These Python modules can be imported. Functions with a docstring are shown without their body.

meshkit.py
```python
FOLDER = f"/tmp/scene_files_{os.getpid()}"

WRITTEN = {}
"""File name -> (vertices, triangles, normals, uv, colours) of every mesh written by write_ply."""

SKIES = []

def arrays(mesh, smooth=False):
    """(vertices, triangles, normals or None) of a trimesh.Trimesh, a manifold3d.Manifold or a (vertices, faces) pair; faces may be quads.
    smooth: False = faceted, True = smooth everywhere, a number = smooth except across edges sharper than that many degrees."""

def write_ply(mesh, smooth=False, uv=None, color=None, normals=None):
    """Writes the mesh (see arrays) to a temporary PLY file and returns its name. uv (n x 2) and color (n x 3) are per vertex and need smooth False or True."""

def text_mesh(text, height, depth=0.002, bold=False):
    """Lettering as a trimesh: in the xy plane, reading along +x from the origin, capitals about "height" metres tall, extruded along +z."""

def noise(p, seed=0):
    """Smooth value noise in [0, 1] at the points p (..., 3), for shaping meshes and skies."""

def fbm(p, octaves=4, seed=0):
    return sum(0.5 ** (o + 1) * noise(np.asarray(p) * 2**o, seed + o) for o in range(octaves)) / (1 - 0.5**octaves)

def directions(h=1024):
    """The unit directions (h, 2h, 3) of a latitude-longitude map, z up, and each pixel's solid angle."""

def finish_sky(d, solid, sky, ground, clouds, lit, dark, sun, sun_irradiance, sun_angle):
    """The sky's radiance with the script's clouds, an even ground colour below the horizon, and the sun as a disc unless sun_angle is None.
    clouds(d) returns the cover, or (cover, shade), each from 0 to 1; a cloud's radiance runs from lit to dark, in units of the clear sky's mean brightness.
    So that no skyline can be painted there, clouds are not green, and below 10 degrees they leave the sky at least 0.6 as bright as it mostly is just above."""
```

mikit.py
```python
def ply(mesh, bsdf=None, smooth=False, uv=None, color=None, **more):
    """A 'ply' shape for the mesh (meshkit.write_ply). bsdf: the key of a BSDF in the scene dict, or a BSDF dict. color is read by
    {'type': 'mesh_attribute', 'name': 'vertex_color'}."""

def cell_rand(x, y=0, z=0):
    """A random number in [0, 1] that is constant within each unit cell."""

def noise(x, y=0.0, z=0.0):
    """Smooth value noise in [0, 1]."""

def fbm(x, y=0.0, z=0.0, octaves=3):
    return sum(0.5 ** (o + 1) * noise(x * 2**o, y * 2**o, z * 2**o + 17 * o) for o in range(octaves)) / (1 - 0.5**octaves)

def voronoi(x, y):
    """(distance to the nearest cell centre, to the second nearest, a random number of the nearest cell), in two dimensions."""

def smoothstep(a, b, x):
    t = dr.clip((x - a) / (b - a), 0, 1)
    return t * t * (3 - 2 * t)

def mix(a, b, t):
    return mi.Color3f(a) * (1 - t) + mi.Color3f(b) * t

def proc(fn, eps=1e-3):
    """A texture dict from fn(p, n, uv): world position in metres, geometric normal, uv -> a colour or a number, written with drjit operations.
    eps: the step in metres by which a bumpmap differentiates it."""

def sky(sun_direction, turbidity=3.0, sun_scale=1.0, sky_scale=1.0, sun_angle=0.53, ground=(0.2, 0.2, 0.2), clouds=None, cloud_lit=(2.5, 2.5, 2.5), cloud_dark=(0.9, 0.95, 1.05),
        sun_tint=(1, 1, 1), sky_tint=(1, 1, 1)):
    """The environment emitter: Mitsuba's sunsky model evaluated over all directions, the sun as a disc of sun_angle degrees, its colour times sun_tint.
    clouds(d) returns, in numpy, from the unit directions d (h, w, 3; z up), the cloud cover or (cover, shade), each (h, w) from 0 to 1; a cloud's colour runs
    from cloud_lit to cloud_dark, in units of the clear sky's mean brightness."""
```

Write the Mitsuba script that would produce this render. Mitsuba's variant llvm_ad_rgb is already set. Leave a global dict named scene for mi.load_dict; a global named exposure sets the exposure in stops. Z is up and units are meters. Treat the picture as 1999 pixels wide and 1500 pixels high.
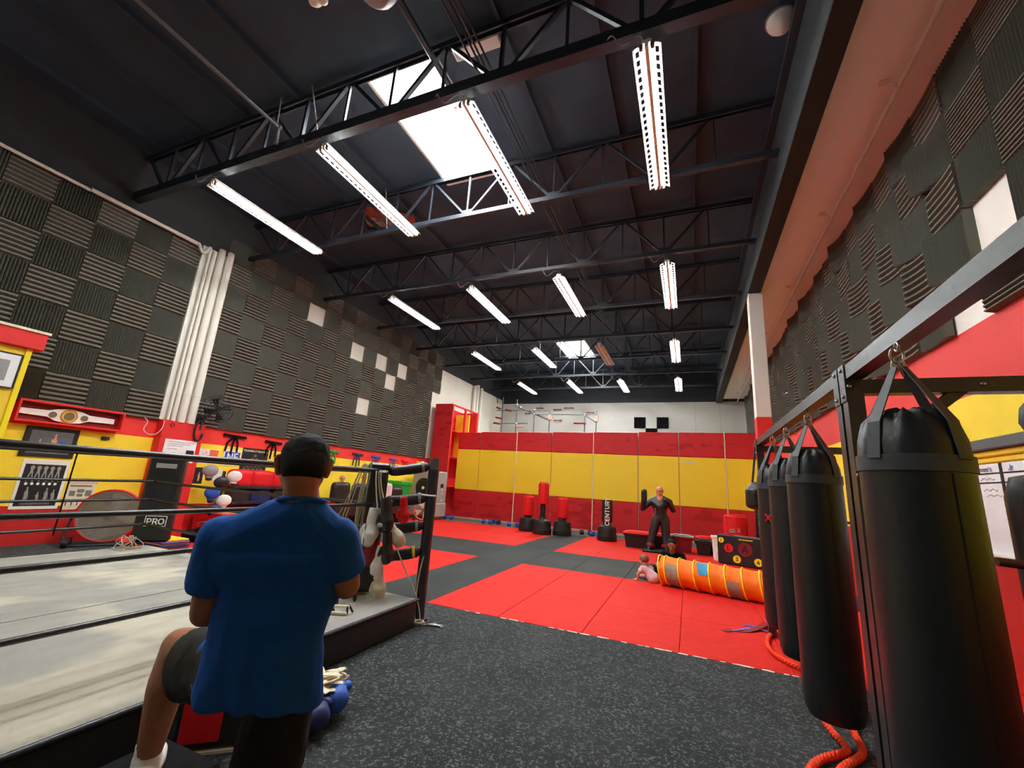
import math, random
import numpy as np, trimesh, mitsuba as mi, drjit as dr, manifold3d as m3
import shapely.geometry as sg
import mikit, meshkit
from mikit import noise, fbm, cell_rand, smoothstep, mix, proc
T = mi.ScalarTransform4f
random.seed(7)
RNG = np.random.default_rng(7)

# ---------------------------------------------------------------- camera, exposure
def camera_frame(yaw, pitch, roll):
    y, p, r = map(math.radians, (yaw, pitch, roll))
    f = np.array([math.sin(y)*math.cos(p), math.cos(y)*math.cos(p), math.sin(p)])
    a = np.array([math.cos(y), -math.sin(y), 0.0])
    u = np.cross(a, f)
    return f, -a*math.sin(r) + u*math.cos(r)
CAM = np.array([0, 0, 1.5])
_f, _u = camera_frame(-22.978, 13.274, 3.8716)
scene, labels = {}, {}
scene['camera'] = {'type': 'perspective', 'fov': math.degrees(2*math.atan(999.5/825.3)), 'fov_axis': 'x', 'near_clip': 0.05, 'far_clip': 100.0,
                   'to_world': T().look_at(origin=CAM.tolist(), target=(CAM+_f).tolist(), up=_u.tolist())}
exposure = 1.75
TUBE_L, SKY_L = 26.0, 17.0        # radiance of the fluorescent tubes and of the skylight diffusers

# ---------------------------------------------------------------- materials
def lin(c):
    c = np.asarray(c, float)/255
    return [float(v) for v in np.where(c < 0.04045, c/12.92, ((c+0.055)/1.055)**2.4)]
def rgb(c): return {'type': 'rgb', 'value': lin(c)}
def mat(key, col, rough=0.6, metallic=0.0, spec=0.4, bump=None, bscale=0.002, sheen=0.0, coat=0.0):
    b = {'type': 'principled', 'base_color': col if isinstance(col, dict) else rgb(col), 'roughness': rough, 'metallic': metallic, 'specular': spec}
    if sheen: b['sheen'] = sheen
    if coat: b['clearcoat'] = coat
    if bump is not None: b = {'type': 'bumpmap', 'nested_texture': bump, 'scale': bscale, 'nested_bsdf': b}
    scene[key] = {'type': 'twosided', 'bsdf': b}
    return key
L3 = lambda c: mi.Color3f(*lin(c))

def carpet_col(p, n, uv):
    a = noise(p.x*140, p.y*140, 3.0); b = noise(p.x*60, p.y*60, 9.0); c = fbm(p.x*2.2, p.y*2.2, 1.0, 3)
    fl = smoothstep(0.50, 0.88, a*0.55 + b*0.45)
    return mix(mix(lin((36, 38, 39)), lin((50, 52, 53)), c), lin((94, 97, 97)), fl)
def deck_col(p, n, uv):
    c = fbm(p.x*1.3, p.y*1.3, 0.0, 4); s = fbm(p.x*9, p.y*3.5, 2.0, 3)
    worn = smoothstep(0.45, 0.62, c)
    col = mix(lin((144, 140, 132)), lin((176, 168, 150)), worn)
    return col*(0.86 + 0.28*s)
def redmat_col(p, n, uv):
    c = fbm(p.x*0.9, p.y*0.9, 5.0, 3); s = fbm(p.x*14, p.y*14, 2.0, 2)
    return mix(lin((194, 32, 26)), lin((204, 42, 35)), c)*(0.93 + 0.14*s)
def blackmat_col(p, n, uv):
    c = fbm(p.x*1.1, p.y*1.1, 5.0, 3)
    return mix(lin((30, 33, 34)), lin((50, 54, 54)), c)
def wall_left_col(p, n, uv):
    w = 0.02*(noise(p.y*3, 1.0, 2.0) - 0.5)
    z = p.z
    t = 0.90 + 0.2*fbm(p.y*2.0, p.z*2.0, 4.0, 3)
    col = dr.select(z < 0.62 + w, L3((200, 38, 36)), dr.select(z < 1.93, L3((255, 224, 58)), dr.select(z < 2.32, L3((236, 58, 52)), dr.select(z < 6.28, L3((212, 206, 192)), L3((44, 45, 47))))))
    return col*t
def wall_right_col(p, n, uv):
    z = p.z
    t = 0.90 + 0.2*fbm(p.y*2.0, p.z*2.0, 4.0, 3)
    col = dr.select(z < 1.16, L3((190, 36, 32)), dr.select(z < 2.67, L3((255, 222, 60)), dr.select(z < 3.32, L3((224, 66, 62)), L3((238, 230, 220)))))
    return col*t
def wall_back_col(p, n, uv):
    t = 0.93 + 0.12*fbm(p.x*1.2, p.z*1.2, 4.0, 3)
    return dr.select(p.z < 6.06, L3((182, 178, 172)), L3((34, 38, 44)))*t
def ceil_col(p, n, uv):
    c = fbm(p.x*1.6, p.y*1.6, 1.0, 3)
    return mix(lin((34, 45, 58)), lin((48, 60, 74)), c)
def crinkle(p, n, uv): return fbm(p.x*3.5, p.y*5.0, 1.0, 3)
def plaster(p, n, uv): return fbm(p.x*22, p.y*22, p.z*22, 3)
def leather(p, n, uv): return fbm(p.x*60, p.y*60, p.z*28, 2)
def cloth(p, n, uv): return fbm(p.x*11, p.y*11, p.z*5, 3)
def wood_col(p, n, uv):
    g = noise(p.x*6, p.y*60, p.z*6)
    return mix(lin((120, 52, 36)), lin((160, 78, 54)), g)
def foil_col(p, n, uv):
    v1, v2, r = mikit.voronoi(p.x*9, p.y*9)
    return mix(lin((120, 112, 102)), lin((196, 188, 176)), r)
def panel_red(p, n, uv):
    c = fbm(p.x*0.8, p.z*0.8, 3.0, 4); s = smoothstep(0.62, 0.75, fbm(p.x*2.0, p.z*5.0, 8.0, 3))
    return mix(mix(lin((196, 30, 36)), lin((208, 38, 44)), c), lin((180, 22, 28)), s)
def panel_yellow(p, n, uv):
    c = fbm(p.x*0.8, p.z*0.8, 3.0, 4)
    return mix(lin((250, 216, 44)), lin((255, 228, 60)), c)
def tee_col(p, n, uv):
    c = fbm(p.x*60, p.y*60, p.z*60, 2)
    return mix(lin((26, 76, 152)), lin((34, 88, 168)), c)
def rope_col(p, n, uv): return mix(lin((226, 48, 18)), lin((246, 80, 34)), noise(p.x*70, p.y*70, p.z*70))

mat('m_carpet', proc(carpet_col), 0.95, spec=0.1)
mat('m_deck', proc(deck_col), 0.8, spec=0.25)
mat('m_redmat', proc(redmat_col), 0.7, spec=0.15)
mat('m_blackmat', proc(blackmat_col), 0.7, spec=0.2)
mat('m_concrete', (88, 86, 84), 0.8)
mat('m_wall_left', proc(wall_left_col), 0.65, bump=proc(plaster), bscale=0.003)
mat('m_wall_right', proc(wall_right_col), 0.65, bump=proc(plaster), bscale=0.004)
mat('m_wall_back', proc(wall_back_col), 0.75)
mat('m_ceiling', proc(ceil_col), 0.7, bump=proc(crinkle), bscale=0.02)
mat('m_white_paint', (222, 218, 208), 0.7)
mat('m_black_paint', (30, 33, 38), 0.7)
mat('m_soffit', (254, 250, 246), 0.8)
mat('m_black_steel', (32, 39, 47), 0.42, spec=0.5)
mat('m_rack', (34, 34, 35), 0.36, spec=0.6)
mat('m_foam', (102, 101, 92), 0.95, spec=0.1)
mat('m_leather', (20, 24, 27), 0.40, spec=0.45, bump=proc(leather), bscale=0.0012)
mat('m_strap', (58, 62, 66), 0.55)
mat('m_chrome', (200, 200, 200), 0.25, metallic=1.0)
mat('m_steel', (150, 150, 148), 0.4, metallic=0.8)
mat('m_rope_black', (22, 23, 25), 0.33, spec=0.6)
mat('m_vinyl_black', (26, 27, 29), 0.4, spec=0.5)
mat('m_plastic_black', (24, 25, 26), 0.45)
mat('m_red', (222, 26, 34), 0.5)
mat('m_red_paint', (220, 44, 42), 0.6)
mat('m_dark_red', (120, 18, 28), 0.5)
mat('m_yellow', (246, 208, 56), 0.6)
mat('m_yellow_bright', (250, 224, 30), 0.6)
mat('m_orange', (252, 122, 16), 0.6)
mat('m_white', (238, 236, 228), 0.5)
mat('m_cream', (226, 214, 184), 0.8)
mat('m_gray', (150, 148, 144), 0.6)
mat('m_gray_dark', (92, 94, 96), 0.6)
mat('m_blue', (40, 86, 176), 0.5)
mat('m_blue_dark', (22, 40, 92), 0.5)
mat('m_blue_light', (60, 150, 196), 0.6)
mat('m_green', (38, 152, 62), 0.5)
mat('m_purple', (120, 84, 150), 0.7)
mat('m_gold', (190, 150, 70), 0.35, metallic=0.8)
mat('m_gold_paint', (222, 178, 64), 0.5)
mat('m_board', (240, 242, 244), 0.3)
mat('m_ink', (96, 100, 116), 0.7)
mat('m_black_print', (20, 20, 22), 0.6)
mat('m_gray_print', (120, 116, 108), 0.7)
mat('m_bronze_print', (112, 96, 74), 0.7)
mat('m_pink_print', (214, 150, 128), 0.7)
mat('m_orange_print', (240, 110, 70), 0.7)
mat('m_mesh', (150, 138, 120), 0.7)
mat('m_wood', proc(wood_col), 0.7)
mat('m_foil', proc(foil_col), 0.5)
mat('m_panel_red', proc(panel_red), 0.55)
mat('m_panel_yellow', proc(panel_yellow), 0.55)
mat('m_skin', (166, 110, 82), 0.5)
mat('m_skin_light', (206, 156, 128), 0.5)
mat('m_rubber_skin', (214, 140, 106), 0.45)
mat('m_hair', (18, 16, 15), 0.75, spec=0.25)
mat('m_hair_brown', (122, 80, 54), 0.6)
mat('m_tee', proc(tee_col), 0.9, spec=0.15, sheen=0.4, bump=proc(cloth), bscale=0.012)
mat('m_shorts', (13, 13, 15), 0.75, bump=proc(cloth), bscale=0.02)
mat('m_black_cloth', (16, 16, 18), 0.9, spec=0.1)
mat('m_pink_cloth', (224, 196, 200), 0.85)
mat('m_battle_rope', proc(rope_col), 0.8)
mat('m_reflector', (240, 238, 228), 0.4)
mat('m_fan_wire', (170, 158, 140), 0.5)
mat('m_fan_blade', (150, 140, 126), 0.45, metallic=0.3)
mat('m_green_cord', (120, 160, 140), 0.6)
mat('m_tan_cord', (190, 176, 130), 0.6)
mat('m_tape', (210, 200, 180), 0.8)
mat('m_brown_pipe', (84, 46, 38), 0.5, metallic=0.3)

# ---------------------------------------------------------------- mesh helpers
cat = trimesh.util.concatenate
def tm(v, f): return trimesh.Trimesh(np.asarray(v, float), np.asarray(f, int), process=False)
def hullpts(p): return trimesh.convex.convex_hull(np.asarray(p, float))
def box(x0, x1, y0, y1, z0, z1, c=0.0):
    if c <= 0:
        return trimesh.creation.box(bounds=[[min(x0, x1), min(y0, y1), min(z0, z1)], [max(x0, x1), max(y0, y1), max(z0, z1)]])
    lo, hi = np.minimum([x0, y0, z0], [x1, y1, z1]), np.maximum([x0, y0, z0], [x1, y1, z1])
    c = min(c, 0.45*float((hi-lo).min())); p = []
    for i in range(8):
        b = [(i >> k) & 1 for k in range(3)]
        for k in range(3):
            q = [(hi[j]-c if b[j] else lo[j]+c) for j in range(3)]
            q[k] = hi[k] if b[k] else lo[k]
            p.append(q)
    return hullpts(p)
def move(m, x=0, y=0, z=0, rz=0, rx=0, ry=0, s=1):
    m = m.copy()
    M = np.eye(4)
    for a, ax in ((rx, [1, 0, 0]), (ry, [0, 1, 0]), (rz, [0, 0, 1])):
        if a: M = trimesh.transformations.rotation_matrix(math.radians(a), ax) @ M
    M[:3, :3] = M[:3, :3] @ np.diag(np.broadcast_to(s, 3)); M[:3, 3] = [x, y, z]
    m.apply_transform(M)
    return m
def bar(a, b, w, h=None, up=(0, 0, 1)):
    """A square bar from a to b, w wide and h high."""
    a, b = np.asarray(a, float), np.asarray(b, float); d = (b-a)/np.linalg.norm(b-a)
    up = np.asarray(up, float)
    if abs(d @ up) > 0.95: up = np.array([0, 1.0, 0])
    s = np.cross(d, up); s /= np.linalg.norm(s); u = np.cross(s, d); h = h or w
    p = [q + s*i*w/2 + u*j*h/2 for q in (a, b) for i in (-1, 1) for j in (-1, 1)]
    return hullpts(p)
def cyl(a, b, r, n=16, r2=None):
    a, b = np.asarray(a, float), np.asarray(b, float); return tube([a, b], [r, r if r2 is None else r2], n)
def tube(pts, r, n=8, closed=False):
    p = np.asarray(pts, float); k = len(p); r = np.broadcast_to(r, (k,))
    t = np.gradient(p, axis=0) if not closed else np.roll(p, -1, 0) - np.roll(p, 1, 0)
    t /= np.linalg.norm(t, axis=1, keepdims=True) + 1e-12
    ref = np.array([0, 0, 1.0]) if abs(t[0, 2]) < 0.9 else np.array([1.0, 0, 0])
    A = []
    a = np.cross(t[0], ref); a /= np.linalg.norm(a)
    for i in range(k):
        a = a - t[i]*(a @ t[i]); a /= np.linalg.norm(a) + 1e-12; A.append(a)
    A = np.array(A); B = np.cross(t, A); ang = np.arange(n)*2*np.pi/n
    v = (p[:, None] + r[:, None, None]*(np.cos(ang)[None, :, None]*A[:, None] + np.sin(ang)[None, :, None]*B[:, None])).reshape(-1, 3)
    f = []
    for i in range(k if closed else k-1):
        i2 = (i+1) % k
        for j in range(n):
            j2 = (j+1) % n
            f += [[i*n+j, i*n+j2, i2*n+j2], [i*n+j, i2*n+j2, i2*n+j]]
    if not closed:
        v = np.vstack([v, p[0], p[-1]]); c0, c1 = len(v)-2, len(v)-1
        for j in range(n):
            f += [[c0, (j+1) % n, j], [c1, (k-1)*n+j, (k-1)*n+(j+1) % n]]
    return tm(v, f)
def spline(pts, n=8):
    from scipy.interpolate import CubicSpline
    p = np.asarray(pts, float); s = np.arange(len(p))
    return CubicSpline(s, p)(np.linspace(0, len(p)-1, (len(p)-1)*n+1))
def lathe(prof, n=24):
    """prof: (r, z) pairs from the bottom up; closed on the axis."""
    return tube([[0, 0, z] for r, z in prof], [max(r, 1e-4) for r, z in prof], n) if False else _lathe(prof, n)
def _lathe(prof, n):
    prof = np.asarray(prof, float); ang = np.arange(n)*2*np.pi/n; k = len(prof)
    v = np.stack([prof[:, :1]*np.cos(ang), prof[:, :1]*np.sin(ang), np.repeat(prof[:, 1:], n, 1)], -1).reshape(-1, 3)
    f = []
    for i in range(k-1):
        for j in range(n):
            j2 = (j+1) % n
            f += [[i*n+j, i*n+j2, (i+1)*n+j2], [i*n+j, (i+1)*n+j2, (i+1)*n+j]]
    v = np.vstack([v, [0, 0, prof[0, 1]], [0, 0, prof[-1, 1]]])
    for j in range(n):
        f += [[len(v)-2, (j+1) % n, j], [len(v)-1, (k-1)*n+j, (k-1)*n+(j+1) % n]]
    return tm(v, f)
def ring(c, R, r, axis='z', n=24, m=8, sy=1.0):
    a = np.arange(n)*2*np.pi/n; p = np.stack([R*np.cos(a), R*sy*np.sin(a), 0*a], 1)
    p = {'z': p, 'x': p[:, [2, 0, 1]], 'y': p[:, [0, 2, 1]]}[axis]
    return tube(p + np.asarray(c, float), r, m, closed=True)
def disc(c, R, h, axis='z', n=24):
    d = {'x': [1, 0, 0], 'y': [0, 1, 0], 'z': [0, 0, 1]}[axis]
    return cyl(np.asarray(c, float), np.asarray(c, float)+np.asarray(d)*h, R, n)
def extrude(poly, h): return trimesh.creation.extrude_polygon(sg.Polygon(poly) if not hasattr(poly, 'exterior') else poly, h, engine='earcut')
_SPH = {}
def sph(p, r, n=20):
    s = m3.Manifold.sphere(1.0, n)
    return s.scale(list(np.broadcast_to(np.asarray(r, float), 3))).translate(list(map(float, p)))
def blob(groups, edge=0.03, it=8, n=20):
    """Each group is a list of (centre, radius): the hull of its spheres. All groups joined and smoothed."""
    parts = [m3.Manifold.batch_hull([sph(p, r, n) for p, r in g]) for g in groups]
    m = m3.Manifold.batch_boolean(parts, m3.OpType.Add) if len(parts) > 1 else parts[0]
    m = m.refine_to_length(edge).to_mesh()
    t = trimesh.Trimesh(m.vert_properties[:, :3], m.tri_verts, process=True)
    if it: trimesh.smoothing.filter_taubin(t, lamb=0.5, nu=0.52, iterations=it)
    return t
def ball(c, r, sub=2):
    m = trimesh.creation.icosphere(sub, 1.0); m.apply_scale(np.broadcast_to(np.asarray(r, float), 3)); m.apply_translation(c); return m
def wall_text(s, h, p, axis, depth=0.004, bold=True, roll=0):
    """Lettering centred on p. axis: (right, up) unit vectors of the surface that it stands on."""
    m = meshkit.text_mesh(s, h, depth, bold)
    m.apply_translation(-m.bounds.mean(0)*[1, 1, 0])
    r, u = (np.asarray(a, float) for a in axis)
    if roll:
        c, q = math.cos(math.radians(roll)), math.sin(math.radians(roll)); r, u = r*c+u*q, u*c-r*q
    M = np.eye(4); M[:3, 0], M[:3, 1], M[:3, 2] = r, u, np.cross(r, u); M[:3, 3] = p
    m.apply_transform(M); return m

# ---------------------------------------------------------------- scene bookkeeping
_count = {}
def num(k):
    i = _count.get(k, 0); _count[k] = i+1
    return k if i == 0 else f'{k}_{i:03d}'
def obj(key, mesh, m, smooth=False, to=None, **more):
    d = mikit.ply(mesh, m, smooth=smooth, **more) if not isinstance(mesh, dict) else {**mesh}
    if to is not None: d['to_world'] = to
    scene[key] = d
    return key
def tag(key, label=None, category=None, group=None, kind=None):
    labels[key] = {k: v for k, v in (('label', label), ('category', category), ('group', group), ('kind', kind)) if v}
    return key
def thing(name, label, category, group=None): return tag(num(name), label, category, group)
def single(name, mesh, m, label, category, group=None, smooth=False):
    k = thing(name, label, category, group); return obj(k, mesh, m, smooth)
def part(parent, name, mesh, m, smooth=False, label=None, to=None, **more):
    k = num(parent+'__'+name); obj(k, mesh, m, smooth, to, **more)
    if label: labels[k] = {'label': label}
    return k
def struct(name, mesh, m, smooth=False, label=None):
    obj(name, mesh, m, smooth); tag(name, label, None, None, 'structure'); return name

# ================================================================ THE ROOM
XL, XR, YF, YB, ZC = -10.1, 2.65, -5.0, 22.5, 7.6
struct('floor', box(XL-.2, XR+.2, YF-.2, YB+.2, -.16, -.04), 'm_concrete', label='grey concrete floor under the carpet and the mats')
part('floor', 'carpet', box(XL, XR, YF, 4.935, -.04, 0), 'm_carpet', label='speckled charcoal carpet in the foreground')
def mats(cols, rows, fixed=None):
    for x0, x1 in cols:
        for y0, y1, c in rows:
            part('floor', 'red_mat' if c == 'r' else 'black_mat', box(x0+.002, x1-.002, y0+.002, y1-.002, -.04, 0, .004), 'm_redmat' if c == 'r' else 'm_blackmat')
W = .976
mats([(-3.06+W*k, min(-3.06+W*(k+1), XR)) for k in range(6)], [(4.95, 6.29, 'r'), (6.29, 8.33, 'r'), (8.33, 10.4, 'b'), (10.4, 12.45, 'r'), (12.45, 14.5, 'r')])
mats([(-4.07, -3.06)], [(4.95, 6.29, 'b'), (6.29, 8.33, 'b'), (8.33, 10.4, 'b'), (10.4, 12.45, 'b'), (12.45, 14.5, 'b')])
mats([(max(-4.07-W*(k+1), XL), -4.07-W*k) for k in range(7)], [(4.95, 6.4, 'r'), (6.4, 8.45, 'r'), (8.45, 10.5, 'b'), (10.5, 12.55, 'r'), (12.55, 14.6, 'r')])
fray = []
for i in range(46):
    x = -2.6 + i*.083 + RNG.uniform(-.03, .03)
    if RNG.random() < .55 + .3*(x > -1.3): fray.append(box(x, x+RNG.uniform(.03, .1), 4.925+RNG.uniform(-.006, .004), 4.945+RNG.uniform(-.004, .01), -.02, .003))
part('floor', 'frayed_edge', cat(fray), 'm_tape', label='frayed pale strip along the edge of the red mats')
part('floor', 'carpet_slit', bar((-.98, 4.44, .0), (-.90, 4.64, .0), .012, .004), 'm_black_print')

struct('wall_left', box(XL-.2, XL, YF, YB, 0, ZC+.1), 'm_wall_left', label='long left wall with red, yellow and white bands under black paint')
struct('wall_right', box(XR, XR+.2, YF, YB, 0, 6.4), 'm_wall_right', label='right wall with red and yellow bands')
struct('wall_back', box(XL-.2, XR+.2, YB, YB+.2, 0, ZC+.1), 'm_wall_back', label='white far wall with a black top')
struct('wall_front', box(XL-.2, XR+.2, YF-.2, YF, 0, ZC+.1), 'm_gray_dark', label='wall behind the camera')
SKY = [(-4.52, -3.32, 4.0, 6.5), (-5.15, -3.92, 16.7, 19.2)]
deck = sg.box(XL-.2, YF-.2, 1.62, YB+.2)
for x0, x1, y0, y1 in SKY: deck = deck.difference(sg.box(x0, y0, x1, y1))
hole = sg.Polygon([(-7.1, 6.68), (-6.35, 6.72), (-6.1, 7.5), (-6.9, 7.62), (-7.45, 7.4)])
struct('ceiling', move(extrude(deck.difference(hole), .1), z=ZC), 'm_ceiling', label='black painted roof deck')
part('ceiling', 'soffit', box(1.6, XR+.2, YF, YB, 6.2, 6.3), 'm_soffit', label='white soffit beside the black girder')
for k, x in enumerate(np.arange(-9.5, 1.3, 1.22)):
    if -4.6 < x < -3.2 or -5.2 < x < -3.9: continue
    part('ceiling', 'joist', box(x-.025, x+.025, YF, YB, ZC-.09, ZC), 'm_ceiling')
for i, (x0, x1, y0, y1) in enumerate(SKY):
    w = f'window_{i+1}'
    fr = cat([box(x0-.05, x0, y0-.05, y1+.05, ZC-.03, ZC+.22), box(x1, x1+.05, y0-.05, y1+.05, ZC-.03, ZC+.22), box(x0, x1, y0-.05, y0, ZC-.03, ZC+.22), box(x0, x1, y1, y1+.05, ZC-.03, ZC+.22)])
    struct(w, fr, 'm_white', label='skylight bright with daylight in the black roof' if i == 0 else 'small far skylight bright with daylight')
    pane = tm([[x0, y0, ZC+.1], [x1, y0, ZC+.1], [x1, y1, ZC+.1], [x0, y1, ZC+.1]], [[0, 2, 1], [0, 3, 2]])
    part(w, 'pane', pane, 'm_white', emitter={'type': 'area', 'radiance': {'type': 'rgb', 'value': [SKY_L*.97, SKY_L, SKY_L*1.03]}})
# torn ceiling patch: insulation foil and a red board showing through the deck
k = single('torn_insulation', move(extrude(hole.buffer(.05), .02), z=ZC+.1), 'm_foil', 'torn ceiling patch showing foil insulation between the lights', 'ceiling patch')
part(k, 'board', bar((-7.0, 6.75, ZC+.02), (-5.95, 7.35, ZC-.06), .42, .03), 'm_wood', label='red brown board hanging out of the patch')

# girder, column
k = thing('roof_girder', 'black girder running along the top of the right wall', 'girder')
part(k, 'beam', cat([box(1.34, 1.60, YF, YB, 6.0, 6.42, .01), box(1.40, 1.60, YF, YB, 6.42, ZC-.01)]), 'm_black_paint')
part(k, 'ledger', box(1.30, 1.40, YF, YB, 7.1, 7.16), 'm_black_paint')
k = thing('support_column', 'white column with a red foot beside the bag rack', 'column')
part(k, 'shaft', box(1.35, 1.63, 10.0, 10.3, 3.19, 6.0, .01), 'm_white_paint')
part(k, 'foot', box(1.345, 1.635, 9.995, 10.305, 0, 3.19, .01), 'm_red_paint', label='red lower part')

# pilaster and pipes of the left wall
part('wall_left', 'pilaster', box(XL, -9.88, 5.26, 6.08, 0, 2.32, .01), 'm_red_paint', label='red pilaster')
part('wall_left', 'pipe_backing', box(XL, -10.0, 5.22, 5.9, 2.32, 6.3), 'm_white_paint')
for y, r, z1 in ((5.33, .028, 6.24), (5.43, .04, 6.22), (5.58, .07, 6.36), (5.78, .075, 6.38)):
    pts = [(-9.92, y, 2.3), (-9.92, y, z1)]
    if r < .03: pts = spline([(-9.92, y, 2.3), (-9.92, y, 4), (-9.92, y, 6.0), (-9.92, y-.05, 6.2), (-9.92, y-.25, 6.24)], 6)
    kk = single('vertical_pipe', tube(pts, r, 14), 'm_white_paint', {.028: 'thinnest white pipe of the bundle on the left wall, bending into the long pipe', .04: 'second thinnest white pipe in the bundle on the left wall',
        .07: 'thick white pipe in the middle of the bundle on the left wall', .075: 'thick white pipe nearest the far end of the bundle on the left wall'}[r], 'pipe', smooth=40)
    for z in (2.9, 4.4, 5.9): part(kk, 'clamp', ring((-9.92, y, z), r+.004, .006, 'z', 16, 5), 'm_white_paint')
k = single('wall_pipe', cat([tube([(-9.98, -2, 6.22), (-9.98, 3.2, 6.22)], .03, 10), tube([(-9.96, 3.2, 6.23), (-9.96, 5.1, 6.24)], .04, 10)]), 'm_white_paint', 'thin white pipe running along the top of the foam on the left wall', 'pipe', smooth=40)
for i, (y, r, z1) in enumerate(((18.75, .09, 6.25), (19.05, .1, 6.36), (19.5, .08, 6.3))):
    single('vertical_pipe', tube([(-9.98, y, 3.2), (-9.98, y, z1)], r, 12), 'm_white_paint', ('nearest', 'middle', 'farthest')[i]+' of the three white pipes behind the red shelf unit', 'pipe', smooth=40)
k = single('soffit_pipe', tube([(2.27, YF+.2, 6.06), (2.27, YB-.1, 6.06)], .026, 10), 'm_white_paint', 'thin sprinkler pipe under the white soffit', 'pipe', smooth=40)
for y in (2.4, 5.0, 7.5, 10.2, 13.2, 17.0, 21.0):
    part(k, 'hanger', cat([tube([(2.27, y, 6.085), (2.16, y+.05, 6.2)], .006, 6), ring((2.27, y, 6.06), .03, .005, 'y', 14, 5), box(2.12, 2.2, y+.02, y+.08, 6.17, 6.2)]), 'm_white_paint')
single('roof_pipe', cat([tube([(-5.95, YF, 6.85), (-5.97, 3.72, 6.85)], .03, 10), tube([(-5.97, 3.72, 6.85), (-5.97, 3.74, 6.55)], .03, 10), ball((-5.97, 3.73, 6.86), .045)]), 'm_gray_dark', 'grey pipe under the roof ending in an elbow at the nearest truss', 'pipe', smooth=40)
single('roof_pipe', tube([(-3.19, YF, 7.3), (-3.19, 4.5, 7.3)], .045, 10), 'm_black_steel', 'black pipe running into the near skylight', 'pipe', smooth=40)
cw = ('first', 'second', 'third', 'fourth')
for i, x in enumerate((-2.50, -2.43, -2.37, -2.31)):
    single('conduit', tube([(x, YF, 6.9 + .02*(i % 2)), (x, 20.5, 6.9 + .02*(i % 2))], .014, 8), 'm_black_steel', f'{cw[i]} black conduit from the left in the bundle of four under the roof', 'conduit', 'bundled conduits under the roof', 40)

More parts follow.
